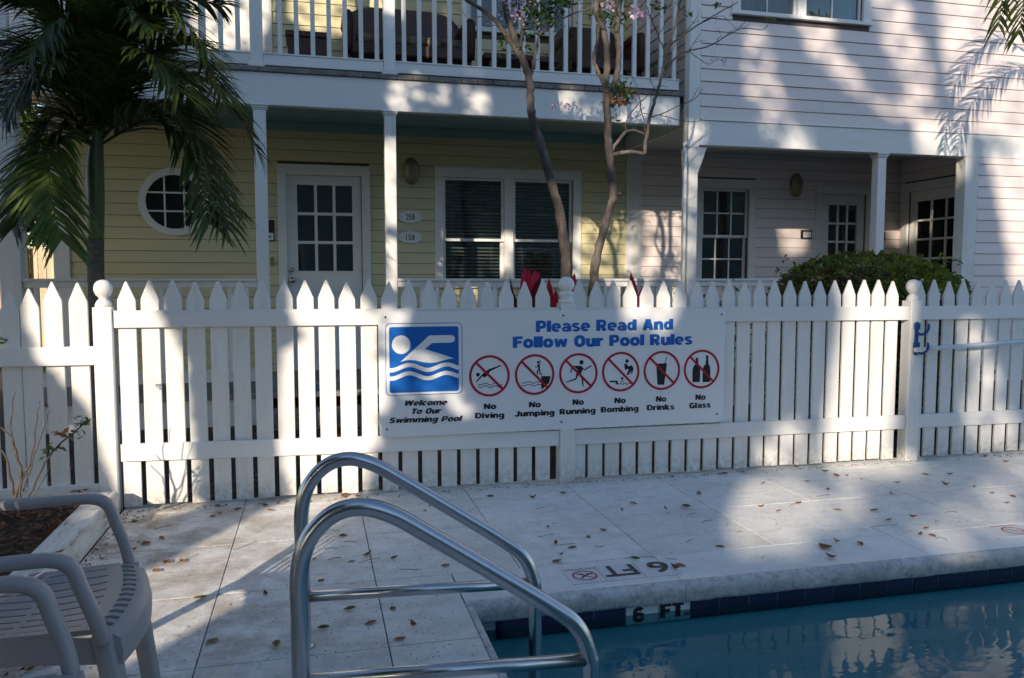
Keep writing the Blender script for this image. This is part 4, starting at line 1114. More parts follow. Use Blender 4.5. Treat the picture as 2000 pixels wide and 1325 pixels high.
for (xa, xb, lab) in ((70, 150, 'wicker stool with a pale round cushion on the balcony behind the palm'), (175, 215, 'dark wicker chair on the balcony behind the palm fronds')):
    a = onY(xa, 60, 7.7).x; b_ = onY(xb, 60, 7.7).x
    if xa == 70:
        r = empty('stool', ((a + b_) / 2, 7.8, BZ), lab, 'stool')
        zt_ = onY(105, 22, 7.7).z
        MB().lathe([(0.17, 0), (0.2, 0.03), (0.2, 0.06)], ((a + b_) / 2, 7.8, zt_ - .12), 20).build('seat', WICK, r, smooth=True)
        MB().lathe([(0.19, 0), (0.2, 0.025), (0.17, 0.05)], ((a + b_) / 2, 7.8, zt_ - .059), 20).build('cushion', CUSH, r, smooth=True)
        legs(r, a + .05, b_ - .05, 7.68, 7.92, BZ, zt_ - .12, .03)
    else:
        wicker_seat('wicker_chair', a - .05, b_ + .3, 7.5, lab, 'chair', 0.98, False)

# ================================================================== GARDEN
# soil strip between the fence and the porches and leaf litter
q = MB(); q.add([(-9, 4.6, -0.004), (9.5, 4.6, -0.004), (9.5, 6.95, -0.004), (-9, 6.95, -0.004)], [(0, 1, 2, 3)])
tag(q.build('garden_soil', SOIL, fix=False), kind='structure')
def leafquad(m_, c, size, asp=0.45, up=None, nrm=None):
    d = Vector((random.gauss(0, 1), random.gauss(0, 1), random.gauss(0, 1))) if up is None else up
    d.normalize(); s_ = d.cross(Vector((random.gauss(0, 1), random.gauss(0, 1), random.gauss(0, 1))) if nrm is None else nrm).normalized()
    n_ = d.cross(s_); L = size
    m_.add([c - d * L / 2, c - d * L * .05 + s_ * L * asp / 2 + n_ * L * .08, c + d * L / 2, c - d * L * .05 - s_ * L * asp / 2 + n_ * L * .08, ],
           [(0, 1, 2), (0, 2, 3)])
ml = MB()
for i in range(2600):
    y = random.uniform(4.62, 6.8); x = random.uniform(-2.4, 7.0)
    leafquad(ml, Vector((x, y, 0.012 + random.random() * .02)), random.uniform(.03, .09), .5, Vector((random.gauss(0, 1), random.gauss(0, 1), random.gauss(0, .2))), Vector((0, 0, 1)))
tag(ml.build('leaf_litter', MULCH, fix=False), 'brown leaf litter covering the soil behind the picket fence', 'leaf litter', kind='stuff')
# planting bed with timber kerb
q = MB(); q.hexa([(-1.12, 1.9, 0), (-1.0, 1.9, 0), (-1.0, 4.43, 0), (-1.13, 4.43, 0)], [(-1.115, 1.9, .13), (-1.008, 1.9, .13), (-1.008, 4.43, .125), (-1.125, 4.43, .125)])
tag(q.build('timber_kerb', TIMB, None, bevel=0.008, seg=2), 'worn white painted timber kerb edging the mulch bed', 'kerb')
q = MB(); N = 26
for i in range(N + 1):
    for j in range(N + 1):
        x = lerp(-4.5, -1.12, i / N); y = lerp(1.9, 4.6, j / N)
        q.v.append((x, y, 0.055 + 0.02 * math.sin(x * 5 + y * 3) + random.uniform(-.008, .008)))
for i in range(N):
    for j in range(N): q.f.append((i * (N + 1) + j, (i + 1) * (N + 1) + j, (i + 1) * (N + 1) + j + 1, i * (N + 1) + j + 1))
tag(q.build('planting_bed', SOIL, fix=False), kind='structure')
ml = MB()
for i in range(5200):
    x = random.uniform(-3.0, -1.14); y = random.uniform(2.3, 4.52)
    leafquad(ml, Vector((x, y, 0.082 + random.random() * .03 + 0.02 * math.sin(x * 5 + y * 3))), random.uniform(.02, .06), .5, Vector((random.gauss(0, 1), random.gauss(0, 1), random.gauss(0, .35))), Vector((0, 0, 1)))
tag(ml.build('mulch', MULCH, fix=False), 'red brown bark mulch and dead leaves filling the planting bed', 'mulch', kind='stuff')

# bare shrub in the bed
def bare_branch(m_, px, Y, r0, r1, n=6, jit=0.004, sub=4):
    P = [onY(x, y, Y + (0.0 if len(q_) < 1 else q_[0])) for (x, y, *q_) in px]
    pts = curve_pts(P, sub)
    pts = [p + Vector((random.uniform(-jit, jit), random.uniform(-jit, jit), 0)) for p in pts]
    m_.tube(pts, [lerp(r0, r1, k / (len(pts) - 1)) * random.uniform(.90, 1.14) for k in range(len(pts))], n)
    return pts
sh = empty('bare_shrub', (-1.42, 3.75, 0.06), 'nearly bare shrub with a few green leaf tufts in the mulch bed', 'shrub')
Ys = 3.75
brs = [([(30, 985), (20, 930), (10, 890), (-20, 860)], .010, .004), ([(28, 985), (40, 925), (30, 880), (18, 850), (0, 835)], .011, .004), ([(36, 985), (45, 930), (62, 900), (72, 830), (77, 785)], .009, .003),
       ([(55, 975), (75, 930), (105, 880), (140, 850), (170, 820)], .008, .004), ([(45, 960), (65, 900), (80, 850), (98, 802)], .006, .002), ([(62, 975), (95, 920), (90, 870)], .004, .002), ([(28, 880), (22, 820), (30, 765)], .006, .003), ([(140, 850), (150, 840), (155, 852)], .004, .002)]
for px, a, b_ in brs:
    m_ = MB(); bare_branch(m_, px, Ys, a * .62, b_ * .62); m_.build('branch', TWIG, sh, smooth=True)
m_ = MB(); mo = MB()
for (x, y) in ((165, 820), (168, 825), (104, 875), (98, 880), (5, 662), (150, 850)):
    for k in range(7):
        c = onY(x, y, Ys) + Vector((random.gauss(0, .018), random.gauss(0, .02), random.gauss(0, .012)))
        leafquad(m_, c, .042, .34, Vector((random.gauss(0, 1), random.gauss(0, 1), random.gauss(.3, .5))))
for (x, y) in ((122, 846), (110, 846), (128, 842)):
    for k in range(4): leafquad(mo, onY(x, y, Ys) + Vector((random.gauss(0, .012), random.gauss(0, .02), random.gauss(0, .006))), .05, .4, Vector((random.gauss(0, 1), random.gauss(0, 1), random.gauss(0, .3))))
tag(m_.build('leaf_tuft', LEAFG, sh, fix=False), kind='stuff'); tag(mo.build('yellow_leaf_tuft', ORAN, sh, fix=False), kind='stuff')

# palms ------------------------------------------------------------
def frond(parent, P, n=46, L=0.36, mat=PALM, lw=0.022, droop=1.0, r=0.011, gap=0.12):
    pts = curve_pts(P, 10); m = len(pts) - 1
    q = MB(); q.tube(pts, [lerp(r, 0.002, k / m) for k in range(m + 1)], 5)
    for side in (-1, 1):
        for k in range(n):
            t = lerp(gap, 0.995, (k + random.uniform(-.3, .3)) / n); t = max(gap, min(.995, t))
            f = t * m; i = min(int(f), m - 1); c = pts[i].lerp(pts[i + 1], f - i)
            tg = (pts[i + 1] - pts[i]).normalized()
            s_ = tg.cross(Vector((0, 0, 1)))
            if s_.length < .05: s_ = Vector((1, 0, 0))
            s_.normalize(); upv = s_.cross(tg).normalized()
            ll = L * (0.55 + 0.6 * math.sin(math.pi * min(1, t * .86 + .1))) * random.uniform(.8, 1.1)
            d0 = (s_ * side * 1.0 + tg * random.uniform(.75, 1.2) + upv * random.uniform(-.1, .45)).normalized()
            pp = [c]; d = d0.copy(); segs = 4
            for _ in range(segs):
                pp.append(pp[-1] + d * ll / segs); d = (d + Vector((random.gauss(0, .04), random.gauss(0, .04), -0.20 * droop))).normalized()
            wv = d0.cross(upv).normalized()
            vs = []
            for j, p_ in enumerate(pp):
                ww = lw * (0.5, 1.0, .9, .55, .04)[j] / 2
                vs += [p_ + wv * ww, p_ - wv * ww]
            q.add(vs, [(2 * j, 2 * j + 1, 2 * j + 3, 2 * j + 2) for j in range(segs)])
    o = q.build('frond', mat, parent, fix=False)
    return o
palm = empty('palm_tree', (-1.35, 5.6, 0.0), 'dark green palm with arching fronds and slim ringed trunk behind the left fence', 'palm tree')
YP = 5.6
base = onY(188, 600, YP); base.z = 0
tp = [Vector((base.x, YP, 0)), onY(188, 560, YP), onY(187, 470, YP)]
m_ = MB(); pts = curve_pts(tp, 14)
rs = []
for k, p_ in enumerate(pts): rs.append(0.048 + 0.0022 * (k % 2) + (0.012 if k < 4 else 0))
m_.tube(pts, rs, 14); m_.build('trunk', PTRUNK, palm, smooth=True)
pts = curve_pts([onY(187, 471, YP), onY(187, 400, YP), onY(186, 330, YP), onY(188, 280, YP), onY(190, 250, YP)], 5)
MB().tube(pts, [lerp(.047, .052, min(1, k / 5)) if k < 10 else lerp(.052, .030, (k - 10) / (len(pts) - 11)) for k in range(len(pts))], 14).build('crownshaft', PSHAFT, palm, smooth=True)
def FP(px): return [onY(x, y, Yd) for x, y, Yd in px]
FR_ = [
 ([(190, 270, 5.6), (290, 110, 5.5), (380, 90, 5.35), (440, 200, 5.25)], PALM), ([(192, 265, 5.6), (300, 150, 5.7), (430, 170, 5.8), (505, 300, 5.85)], PALM),
 ([(192, 280, 5.6), (270, 215, 5.5), (380, 270, 5.4), (445, 450, 5.3)], PALM), ([(192, 285, 5.6), (300, 235, 5.45), (375, 300, 5.3), (410, 440, 5.2)], PALM),
 ([(188, 260, 5.6), (230, 120, 5.6), (260, 10, 5.6), (310, -60, 5.6)], PALM), ([(188, 265, 5.6), (160, 110, 5.5), (110, 20, 5.4), (20, -10, 5.3)], PALM),
 ([(186, 265, 5.6), (120, 120, 5.7), (40, 90, 5.8), (-60, 140, 5.9)], PALM), ([(186, 270, 5.6), (110, 170, 5.5), (30, 190, 5.3), (-50, 330, 5.2)], PALM),
 ([(186, 275, 5.6), (120, 220, 5.5), (60, 290, 5.4), (20, 440, 5.3)], PALM), ([(186, 285, 5.6), (125, 250, 5.4), (70, 330, 5.3), (50, 430, 5.2)], PALM),
 ([(186, 285, 5.6), (120, 270, 5.3), (95, 350, 5.1), (120, 470, 5.0)], PALMY), ([(188, 260, 5.6), (190, 100, 5.7), (200, 0, 5.8), (180, -90, 5.9)], PALM),
 ([(190, 262, 5.6), (280, 60, 5.7), (350, 0, 5.8), (430, 10, 5.9)], PALM), ([(186, 262, 5.6), (110, 60, 5.6), (30, 0, 5.6), (-60, -20, 5.6)], PALM),
 ([(190, 262, 5.6), (240, 130, 5.2), (300, 110, 4.95), (350, 180, 4.85)], PALM), ([(187, 262, 5.6), (140, 130, 5.2), (90, 120, 5.0), (30, 200, 4.9)], PALM),
 ([(190, 262, 5.6), (260, 150, 5.9), (330, 130, 6.2), (380, 200, 6.4)], PALM), ([(186, 262, 5.6), (110, 150, 5.9), (60, 150, 6.2), (0, 220, 6.4)], PALM),
 ([(190, 270, 5.6), (310, 200, 5.8), (390, 260, 6.0), (470, 420, 6.1)], PALM),
 ([(190, 262, 5.6), (250, 60, 5.4), (330, 20, 5.2), (420, 120, 5.1)], PALMY), ([(188, 262, 5.6), (215, 80, 5.3), (250, 20, 5.1), (300, 60, 4.95)], PALM), ([(186, 262, 5.6), (150, 60, 5.3), (100, 50, 5.1), (50, 120, 4.95)], PALM),
]
for px, mt in FR_:
    frond(palm, FP(px), 60, 0.35, mt, 0.022, 0.9)
# second palm whose frond hangs into the upper right corner
W = onY(1930, 205, YF)
palm2 = empty('palm_tree', (5.9, 4.9, 0.0), 'palm standing beyond the right edge whose single frond hangs into the upper corner', 'palm tree')
YQ = 5.25
m_ = MB(); tpz = onY(2200, -150, YQ)
pts = curve_pts([Vector((tpz.x + .1, YQ, 0)), Vector((tpz.x + .05, YQ, 1.6)), tpz], 14)
palm2.location = (tpz.x + .1, YQ, 0)
m_.tube(pts, [0.06 + .003 * (k % 2) for k in range(len(pts))], 12); m_.build('trunk', PTRUNK, palm2, smooth=True)
for px in ([(2200, -150, 5.25), (2090, -230, 5.25), (1985, -130, 5.25), (1950, 55, 5.25)], [(2200, -150, 5.25), (2110, -150, 5.2), (2020, -70, 5.15), (1990, 70, 5.15)], [(2200, -150, 5.25), (2250, -300, 5.5), (2350, -300, 5.7), (2450, -150, 5.9)], [(2200, -150, 5.25), (2230, -380, 5.6), (2260, -420, 6.0), (2300, -330, 6.3)]):
    frond(palm2, FP(px), 46, 0.32, PALM, 0.024, 1.1)

# crape myrtles ------------------------------------------------------
YT = 5.6
def trunkpart(root, px, r0, r1, name='branch', mat=BARK, n=9, sub=6, jit=0.0045):
    m_ = MB(); pts = bare_branch(m_, px, YT, r0, r1, n, jit, sub); m_.build(name, mat, root, smooth=True); return pts
def twigs(root, starts, depth=3):
    m_ = MB(); tips = []
    def grow(p, d, L, r, lv):
        n = 4; pts = [p]
        for k in range(n):
            d = (d + Vector((random.gauss(0, .22), random.gauss(0, .2), random.gauss(0, .22)))).normalized(); pts.append(pts[-1] + d * L / n)
        m_.tube(pts, [lerp(r, r * .55, k / n) for k in range(n + 1)], 4)
        if lv > 0:
            for k in range(2 if lv < 3 else 3):
                q = pts[random.randint(1, n)]
                grow(q, (d + Vector((random.gauss(0, .7), random.gauss(0, .5), random.gauss(0, .7)))).normalized(), L * random.uniform(.5, .8), r * .55, lv - 1)
        else: tips.append(pts[-1])
    for (x, y, dx, dz, L, r) in starts:
        grow(onY(x, y, YT), Vector((dx, random.gauss(0, .2), dz)).normalized(), L, r, depth)
    o = m_.build('twigs', TWIG, root, smooth=True, fix=False); tag(o, kind='stuff'); return tips
ca = empty('crape_myrtle', (1.83, 5.6, 0), 'slim grey crape myrtle trunk leaning left with pink flowers above the balcony rail', 'tree', 'crape myrtles behind the fence')
trunkpart(ca, [(1120, 960), (1112, 640), (1105, 545), (1104, 490), (1092, 410), (1075, 350), (1057, 285), (1041, 240), (1036, 200), (1035, 160), (1022, 118), (1005, 75), (990, 30), (978, -60)], .042, .020, 'trunk', n=12)
trunkpart(ca, [(1024, 120), (1004, 92), (980, 55), (950, 25), (905, -5), (860, -60)], .020, .010)
trunkpart(ca, [(1036, 165), (1040, 130), (1050, 90), (1054, 70), (1085, 45), (1125, 25), (1165, 12), (1200, -20)], .010, .004)
trunkpart(ca, [(1054, 74), (1044, 40), (1046, 0), (1040, -50)], .007, .004)
trunkpart(ca, [(1015, 95), (1022, 50), (1012, 10), (1025, -40)], .017, .010)
tipsA = twigs(ca, [(1050, 85, .4, .6, .2, .004), (1085, 45, .3, .7, .18, .003), (1000, 60, -.5, .5, .2, .004), (955, 28, -.2, -.6, .15, .003), (1038, 120, .6, -.1, .15, .003), (1046, 10, .5, .5, .2, .003)], 2)
cb = empty('crape_myrtle', (1.98, 5.6, 0), 'twin stemmed crape myrtle with bare twigs reaching over the pink wall', 'tree', 'crape myrtles behind the fence')
trunkpart(cb, [(1150, 960), (1155, 620), (1160, 545), (1168, 490), (1185, 430), (1198, 382), (1195, 345), (1190, 300), (1187, 250), (1185, 200), (1184, 150), (1186, 110), (1178, 60), (1165, 20), (1160, -60)], .034, .020, 'trunk', n=12)
trunkpart(cb, [(1187, 205), (1202, 160), (1208, 110), (1206, 60), (1212, 0), (1220, -60)], .026, .016)
trunkpart(cb, [(1183, 170), (1168, 140), (1160, 115), (1166, 80), (1172, 40)], .014, .010)
trunkpart(cb, [(1198, 382), (1206, 378), (1213, 380)], .012, .009)
trunkpart(cb, [(1192, 305), (1210, 300), (1235, 297), (1258, 300), (1260, 285), (1264, 262), (1270, 225), (1284, 180), (1296, 130), (1306, 90), (1318, 50), (1330, 0), (1345, -50)], .016, .007)
trunkpart(cb, [(1192, 300), (1200, 285), (1214, 268), (1222, 258), (1240, 255), (1258, 262)], .015, .008)
trunkpart(cb, [(1222, 258), (1226, 230), (1245, 205), (1262, 190), (1280, 175)], .005, .003)
for px, a, b_ in (([(1296, 145), (1320, 112), (1345, 100), (1385, 90), (1420, 70), (1450, 56), (1490, 58), (1502, 42)], .007, .002), ([(1310, 88), (1335, 68), (1370, 45), (1400, 28), (1440, 5)], .007, .003),
                  ([(1268, 230), (1295, 222), (1325, 207), (1355, 195), (1372, 175)], .005, .002), ([(1262, 262), (1250, 200), (1240, 160), (1225, 140)], .004, .002), ([(1345, 100), (1370, 118), (1385, 126), (1395, 118)], .003, .0015),
                  ([(1302, 110), (1285, 70), (1262, 10), (1255, -20)], .005, .003), ([(1290, 225), (1330, 236), (1360, 238), (1372, 232)], .003, .0015), ([(1272, 225), (1255, 222), (1235, 232), (1215, 218)], .003, .0015)):
    trunkpart(cb, px, a, b_, mat=TWIG, n=6)
tipsB = twigs(cb, [(1345, 100, .5, .5, .2, .003), (1400, 78, .5, .4, .15, .003), (1330, 70, .5, .5, .25, .003), (1370, 45, .6, .2, .2, .003), (1420, 68, .3, .6, .12, .002), (1325, 30, .1, .8, .25, .003), (1440, 58, .6, .2, .12, .002),
                   (1300, 130, .4, .5, .2, .003), (1280, 180, -.3, .5, .16, .003), (1345, 200, .4, .3, .12, .002), (1245, 205, -.2, .5, .15, .002), (1300, 222, .3, -.4, .14, .002), (1285, 70, .1, .8, .2, .003), (1210, 160, .4, -.5, .12, .002), (1186, 200, -.4, -.2, .1, .002)], 2)
def cluster(root, mat, name, spots, size, asp=.45, hang=0.0):
    m_ = MB()
    for (x, y, rx, ry, n) in spots:
        for k in range(n):
            c = onY(x + random.gauss(0, rx), y + random.gauss(0, ry), YT + random.gauss(0, .06))
            leafquad(m_, c, size * random.uniform(.7, 1.3), asp, Vector((random.gauss(0, 1), random.gauss(0, 1), random.gauss(-hang, .8))))
    return tag(m_.build(name, mat, root, fix=False), kind='stuff')
cluster(ca, LEAFG, 'leaves', [(1060, 15, 24, 13, 120), (1045, 40, 12, 14, 45), (1100, 5, 14, 8, 40), (1075, 45, 14, 8, 26), (985, 85, 5, 9, 14), (1035, 72, 10, 8, 14), (1030, 92, 14, 5, 8)], .05)
cluster(ca, PINKF, 'flowers', [(1003, 26, 9, 9, 90), (1018, 5, 14, 6, 50), (1024, 30, 4, 8, 24), (982, 2, 8, 6, 20)], .024, .8)
cluster(cb, LEAFG, 'leaves', [(1180, 30, 16, 14, 70), (1208, 168, 11, 9, 60), (1222, 188, 10, 9, 44), (1196, 205, 7, 7, 20), (1205, 232, 10, 8, 12), (1290, 5, 10, 7, 14), (1292, 22, 5, 4, 8), (1345, 28, 6, 3, 10), (1402, 10, 5, 3, 8), (1503, 42, 6, 4, 8), (1212, 40, 10, 12, 14), (1275, 135, 10, 5, 8)], .045)
cluster(cb, ORAN, 'turning_leaves', [(1207, 190, 9, 9, 30), (1188, 182, 5, 6, 8), (1225, 198, 8, 6, 10)], .05, hang=1.0)
cluster(cb, PINKF, 'flowers', [(1188, 14, 8, 7, 90), (1250, 28, 14, 6, 80), (1242, 20, 6, 5, 30), (1108, 207, 12, 4, 34), (1082, 206, 4, 2, 10), (1410, 118, 5, 4, 16), (1395, 116, 5, 3, 10), (1136, 5, 4, 5, 12)], .024, .8)

# red ti plants and bromeliad -----------------------------------------
def blade(m_, p0, p1, wd, bend=0.1, n=6, side=None):
    p0 = Vector(p0); p1 = Vector(p1); ax = (p1 - p0).normalized()
    s_ = side or ax.cross(Vector((random.gauss(0, .4), -1, random.gauss(0, .3)))).normalized(); nn = ax.cross(s_).normalized()
    vs = []
    for k in range(n + 1):
        t = k / n; c = p0.lerp(p1, t) + nn * bend * math.sin(t * math.pi) * .4
        ww = wd * (0.22 + 0.78 * math.sin(math.pi * min(1, t * .85 + .12)) ** .8) if k < n else .002
        vs += [c - s_ * ww / 2, c + nn * ww * .16, c + s_ * ww / 2]
    m_.add(vs, [(3 * k + i, 3 * k + i + 1, 3 * k + 4 + i, 3 * k + 3 + i) for k in range(n) for i in (0, 1)])
def ti_plant(name, x, Y, label, spec, stem=True):
    b0 = onY(x, 660, Y); r = empty(name, (b0.x, Y, 0), label, 'plant', 'red leaved ti plants behind the fence')
    MB().tube([(b0.x, Y, 0), (b0.x + .01, Y, b0.z * .5), (b0.x, Y, b0.z)], [.014, .012, .010], 6).build('stem', TWIG, r, smooth=True)
    for (xa, ya, xb, yb, wd, mt) in spec:
        m_ = MB(); blade(m_, onY(xa, ya, Y), onY(xb, yb, Y + random.uniform(-.1, .1)), wd); m_.build('leaf', mt, r, fix=False)
    return r
YR = 4.95
ti_plant('ti_plant', 1040, YR, 'ti plant with an upright tuft of crimson leaves left of the middle fence post',
         [(1038, 640, 1026, 522, .085, REDL), (1040, 640, 1034, 524, .08, REDL), (1042, 640, 1046, 526, .08, REDL), (1040, 640, 1057, 538, .07, DRED), (1044, 640, 1052, 530, .04, REDL), (1036, 635, 1022, 540, .04, REDL), (1030, 650, 996, 540, .022, DRED), (1034, 655, 988, 562, .02, DRED), (1030, 655, 1000, 570, .03, DRED), (1036, 660, 1005, 575, .03, DRED)])
ti_plant('ti_plant', 1097, YR + .1, 'ti plant with broad crimson leaves half hidden by the middle fence post',
         [(1100, 640, 1123, 534, .085, REDL), (1104, 625, 1128, 546, .06, REDL), (1092, 635, 1072, 543, .06, REDL), (1094, 640, 1068, 562, .04, ORAN), (1094, 645, 1072, 556, .022, REDL), (1098, 640, 1085, 566, .05, REDL)])
ti_plant('ti_plant', 1246, YR, 'ti plant with two narrow crimson leaves right of the middle fence post',
         [(1244, 640, 1232, 531, .05, REDL), (1246, 640, 1240, 548, .045, REDL), (1247, 640, 1260, 554, .045, REDL), (1248, 640, 1217, 562, .02, ORAN)])
# hedge ----------------------------------------------------------------
hd = empty('rounded_hedge', (4.25, 5.5, 0), 'broad rounded green and bronze hedge behind the right part of the fence', 'hedge')
hc = Vector((4.30, 5.50, 0.62)); hr_ = Vector((0.86, 0.52, 0.78))
mg = MB(); mr_ = MB()
for i in range(22000):
    a = random.uniform(0, 2 * math.pi); z = random.uniform(-.7, 1); rr = random.uniform(.82, 1.04) ** 1.0
    s_ = (1 - abs(z) ** 4.5) ** .5
    bumpy = 1 + .05 * math.sin(a * 7 + z * 5) + .04 * math.sin(a * 13 - z * 9)
    c = hc + Vector((hr_.x * s_ * math.cos(a) * rr * bumpy, hr_.y * s_ * math.sin(a) * rr * bumpy, hr_.z * z * (0.9 + .12 * rr) * (1 + .03 * math.sin(a * 5))))
    tone = math.sin(c.x * 5 + 1) * .5 + math.sin(c.z * 9 + c.x * 3) * .3 - (c.x - 4.2) * .9
    (mr_ if random.random() < .28 + .22 * tone else mg).__class__
    tgt = mr_ if random.random() < max(.03, .20 + .30 * tone) else mg
    leafquad(tgt, c, random.uniform(.03, .055), .5)
for k in range(60):
    a = random.uniform(0, 2 * math.pi); c = hc + Vector((hr_.x * math.cos(a) * random.uniform(.5, .98), hr_.y * math.sin(a) * .8, hr_.z * random.uniform(.6, .98)))
    for j in range(5): leafquad(mg, c + Vector((random.gauss(0, .01), random.gauss(0, .01), .012 * j)), .04, .5)
mg.build('green_foliage', HEDGE, hd, fix=False); mr_.build('bronze_foliage', HEDGER, hd, fix=False)
m_ = MB()
vs_ = []
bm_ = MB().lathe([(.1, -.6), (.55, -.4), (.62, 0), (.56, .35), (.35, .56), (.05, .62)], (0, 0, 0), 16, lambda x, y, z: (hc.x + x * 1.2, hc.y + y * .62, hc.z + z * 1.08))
bm_.build('dark_core', simple('hedge_core', (0.02, 0.018, 0.012), 1.0, 0.4, 30), hd, smooth=True)  # solid near-black core stands in for the shade inside the hedge
MB().tube([(hc.x, hc.y, 0), (hc.x, hc.y, .4)], .05, 8).build('stem', TWIG, hd, smooth=True)
# small shrub stems in front of pink railing
for X_, lab in ((3.55, 'small leafy plant in front of the pink house porch railing left of the hedge'), (2.85, 'small dark plant below the porch railing right of the crape myrtles')):
    r = empty('small_plant', (X_, 6.3, 0), lab, 'plant')
    m_ = MB()
    for k in range(160): leafquad(m_, Vector((X_ + random.gauss(0, .16), 6.3 + random.gauss(0, .1), .75 + random.gauss(0, .16))), .06, .45)
    m_.build('foliage', LEAFG, r, fix=False); MB().tube([(X_, 6.3, 0), (X_, 6.3, .8)], .012, 6).build('stem', TWIG, r)

# far left: tan fence, slim palm, greenery -------------------------------
ff = empty('tan_fence', (-3.6, 12.0, 0), 'distant tan board fence seen through the gap at the left edge', 'fence')
xx = -5.6; src = None
while xx < -2.2:
    q = MB(); q.prism([(0, 0.05), (.092, .05), (.092, 1.60), (.075, 1.65), (.018, 1.65), (0, 1.60)], 0, .02, lambda u, d, z, xx=xx: (xx + u, 12 + d, z + random.uniform(0, .0)))
    q.build('board', FARF, ff); xx += .1
MB().box(-5.7, -2.1, 12.021, 12.06, 1.2, 1.3).build('rail', FARF, ff); MB().box(-5.7, -2.1, 12.021, 12.06, .3, .4).build('rail', FARF, ff)
q = MB().box(-3.83, -3.72, 11.9, 11.995, 0, 1.66).build('post', FARF, ff); MB().lathe([(.05, 0), (.03, .03), (.07, .08), (.085, .13), (.07, .18), (.02, .21)], (-3.775, 11.95, 1.66), 14).build('ball_finial', FARF, q, smooth=True)
tr = empty('palm_tree', (-3.95, 12.6, 0), 'distant slim tan palm trunk rising behind the tan fence at the left edge', 'palm tree')
a = onY(42, 540, 12.6); b_ = onY(36, 380, 12.6); c = onY(34, 300, 12.6)
tr.location = (a.x, 12.6, 0)
pts = curve_pts([Vector((a.x, 12.6, 0)), a, b_, c], 10)
MB().tube(pts, [.075 + .006 * (k % 2) for k in range(len(pts))], 10).build('trunk', simple('tan_trunk', (0.34, 0.26, 0.17), .8, .25, 10, stretch=(.3, .3, 3)), tr, smooth=True)
for k in range(9):
    an = k * .7; d = Vector((math.cos(an), math.sin(an) * .8, 0))
    frond(tr, [c, c + d * .7 + Vector((0, 0, .5)), c + d * 1.4 + Vector((0, 0, .2)), c + d * 1.9 + Vector((0, 0, -.7))], 30, .5, PALM, .05, 1.0)
for cx, cy, lab, mt in ((-5.2, 14.5, 'dark green leafy tree beyond the tan fence at far left', LEAFG), (-2.9, 15.0, 'dark yellow green shrub tree beyond the tan fence beside the yellow house', HEDGE)):
    r = empty('garden_tree', (cx, cy, 0), lab, 'tree')
    MB().tube([(cx, cy, 0), (cx + .1, cy, 1.8), (cx - .1, cy, 3.2)], [.12, .09, .05], 8).build('trunk', BARK, r, smooth=True)
    m_ = MB()
    for k in range(6000):
        d = Vector((random.gauss(0, 1), random.gauss(0, 1), random.gauss(0, 1))).normalized() * random.uniform(.55, 1.0)
        leafquad(m_, Vector((cx + d.x * 1.7, cy + d.y * 1.2, 3.0 + d.z * 2.0 + .3 * math.sin(d.x * 9))), .16, .5)
    m_.build('crown', mt, r, fix=False)

# ================================================================== POOL GRAB RAILS
def grab_rail(P, label, RT=0.0235):
    """P: left foot, top shoulder etc in the rail's own vertical plane: origin O, direction D"""
    O, D, name = P
    r = empty('pool_grab_rail', (O.x, O.y, 0.0), label, 'grab rail', 'stainless pool grab rails')
    def W_(s_, z): return Vector((O.x + D.x * s_, O.y + D.y * s_, z))
    key = [(0.0, -0.0), (0.0, 0.30), (0.0, 0.455), (0.028, 0.550), (0.088, 0.610), (0.160, 0.627), (0.240, 0.603), (0.33, 0.548), (0.51, 0.430), (0.660, 0.330), (0.737, 0.268), (0.775, 0.185), (0.783, 0.08), (0.783, -0.5), (0.783, -1.2)]
    pts = curve_pts([W_(*k) for k in key], 7)
    MB().tube(pts, RT, 20).build('bent_tube', STEEL, r, smooth=True)
    MB().tube([W_(0.020, 0.168), W_(0.768, 0.168)], 0.0185, 16).build('cross_bar', STEEL, r, smooth=True)
    MB().lathe([(.036, 0), (.034, .006), (.026, .012)], (O.x, O.y, 0.0005), 18).build('base_flange', STEEL, r, smooth=True)
    for z in (-0.45, -0.75, -1.05):
        pass
    return r
fL = onZ(597, 1000, .45); fR_ = onZ(1062, 1200, .12)
Of = Vector((-0.054, 2.665, 0)); Dn = Vector((0.752, -0.06, 0)); Dn = Vector((0.9966, -0.083, 0)) 
grab_rail((Of, Dn, 'far'), 'farther of the two bent stainless steel grab rails at the pool corner')
On = Vector((-0.052, 2.09, 0))
grab_rail((On, Dn, 'near'), 'nearer and larger looking of the two bent stainless steel grab rails at the pool corner', 0.024)
ld = empty('ladder_steps', (0.70, 2.34, -0.35), 'white submerged ladder treads between the two grab rails', 'ladder step')
for z in (-0.42, -0.72, -1.02):
    MB().box(0.66, 0.76, 2.06, 2.57, z - .02, z).build('tread', SIGNW, ld, bevel=.006)

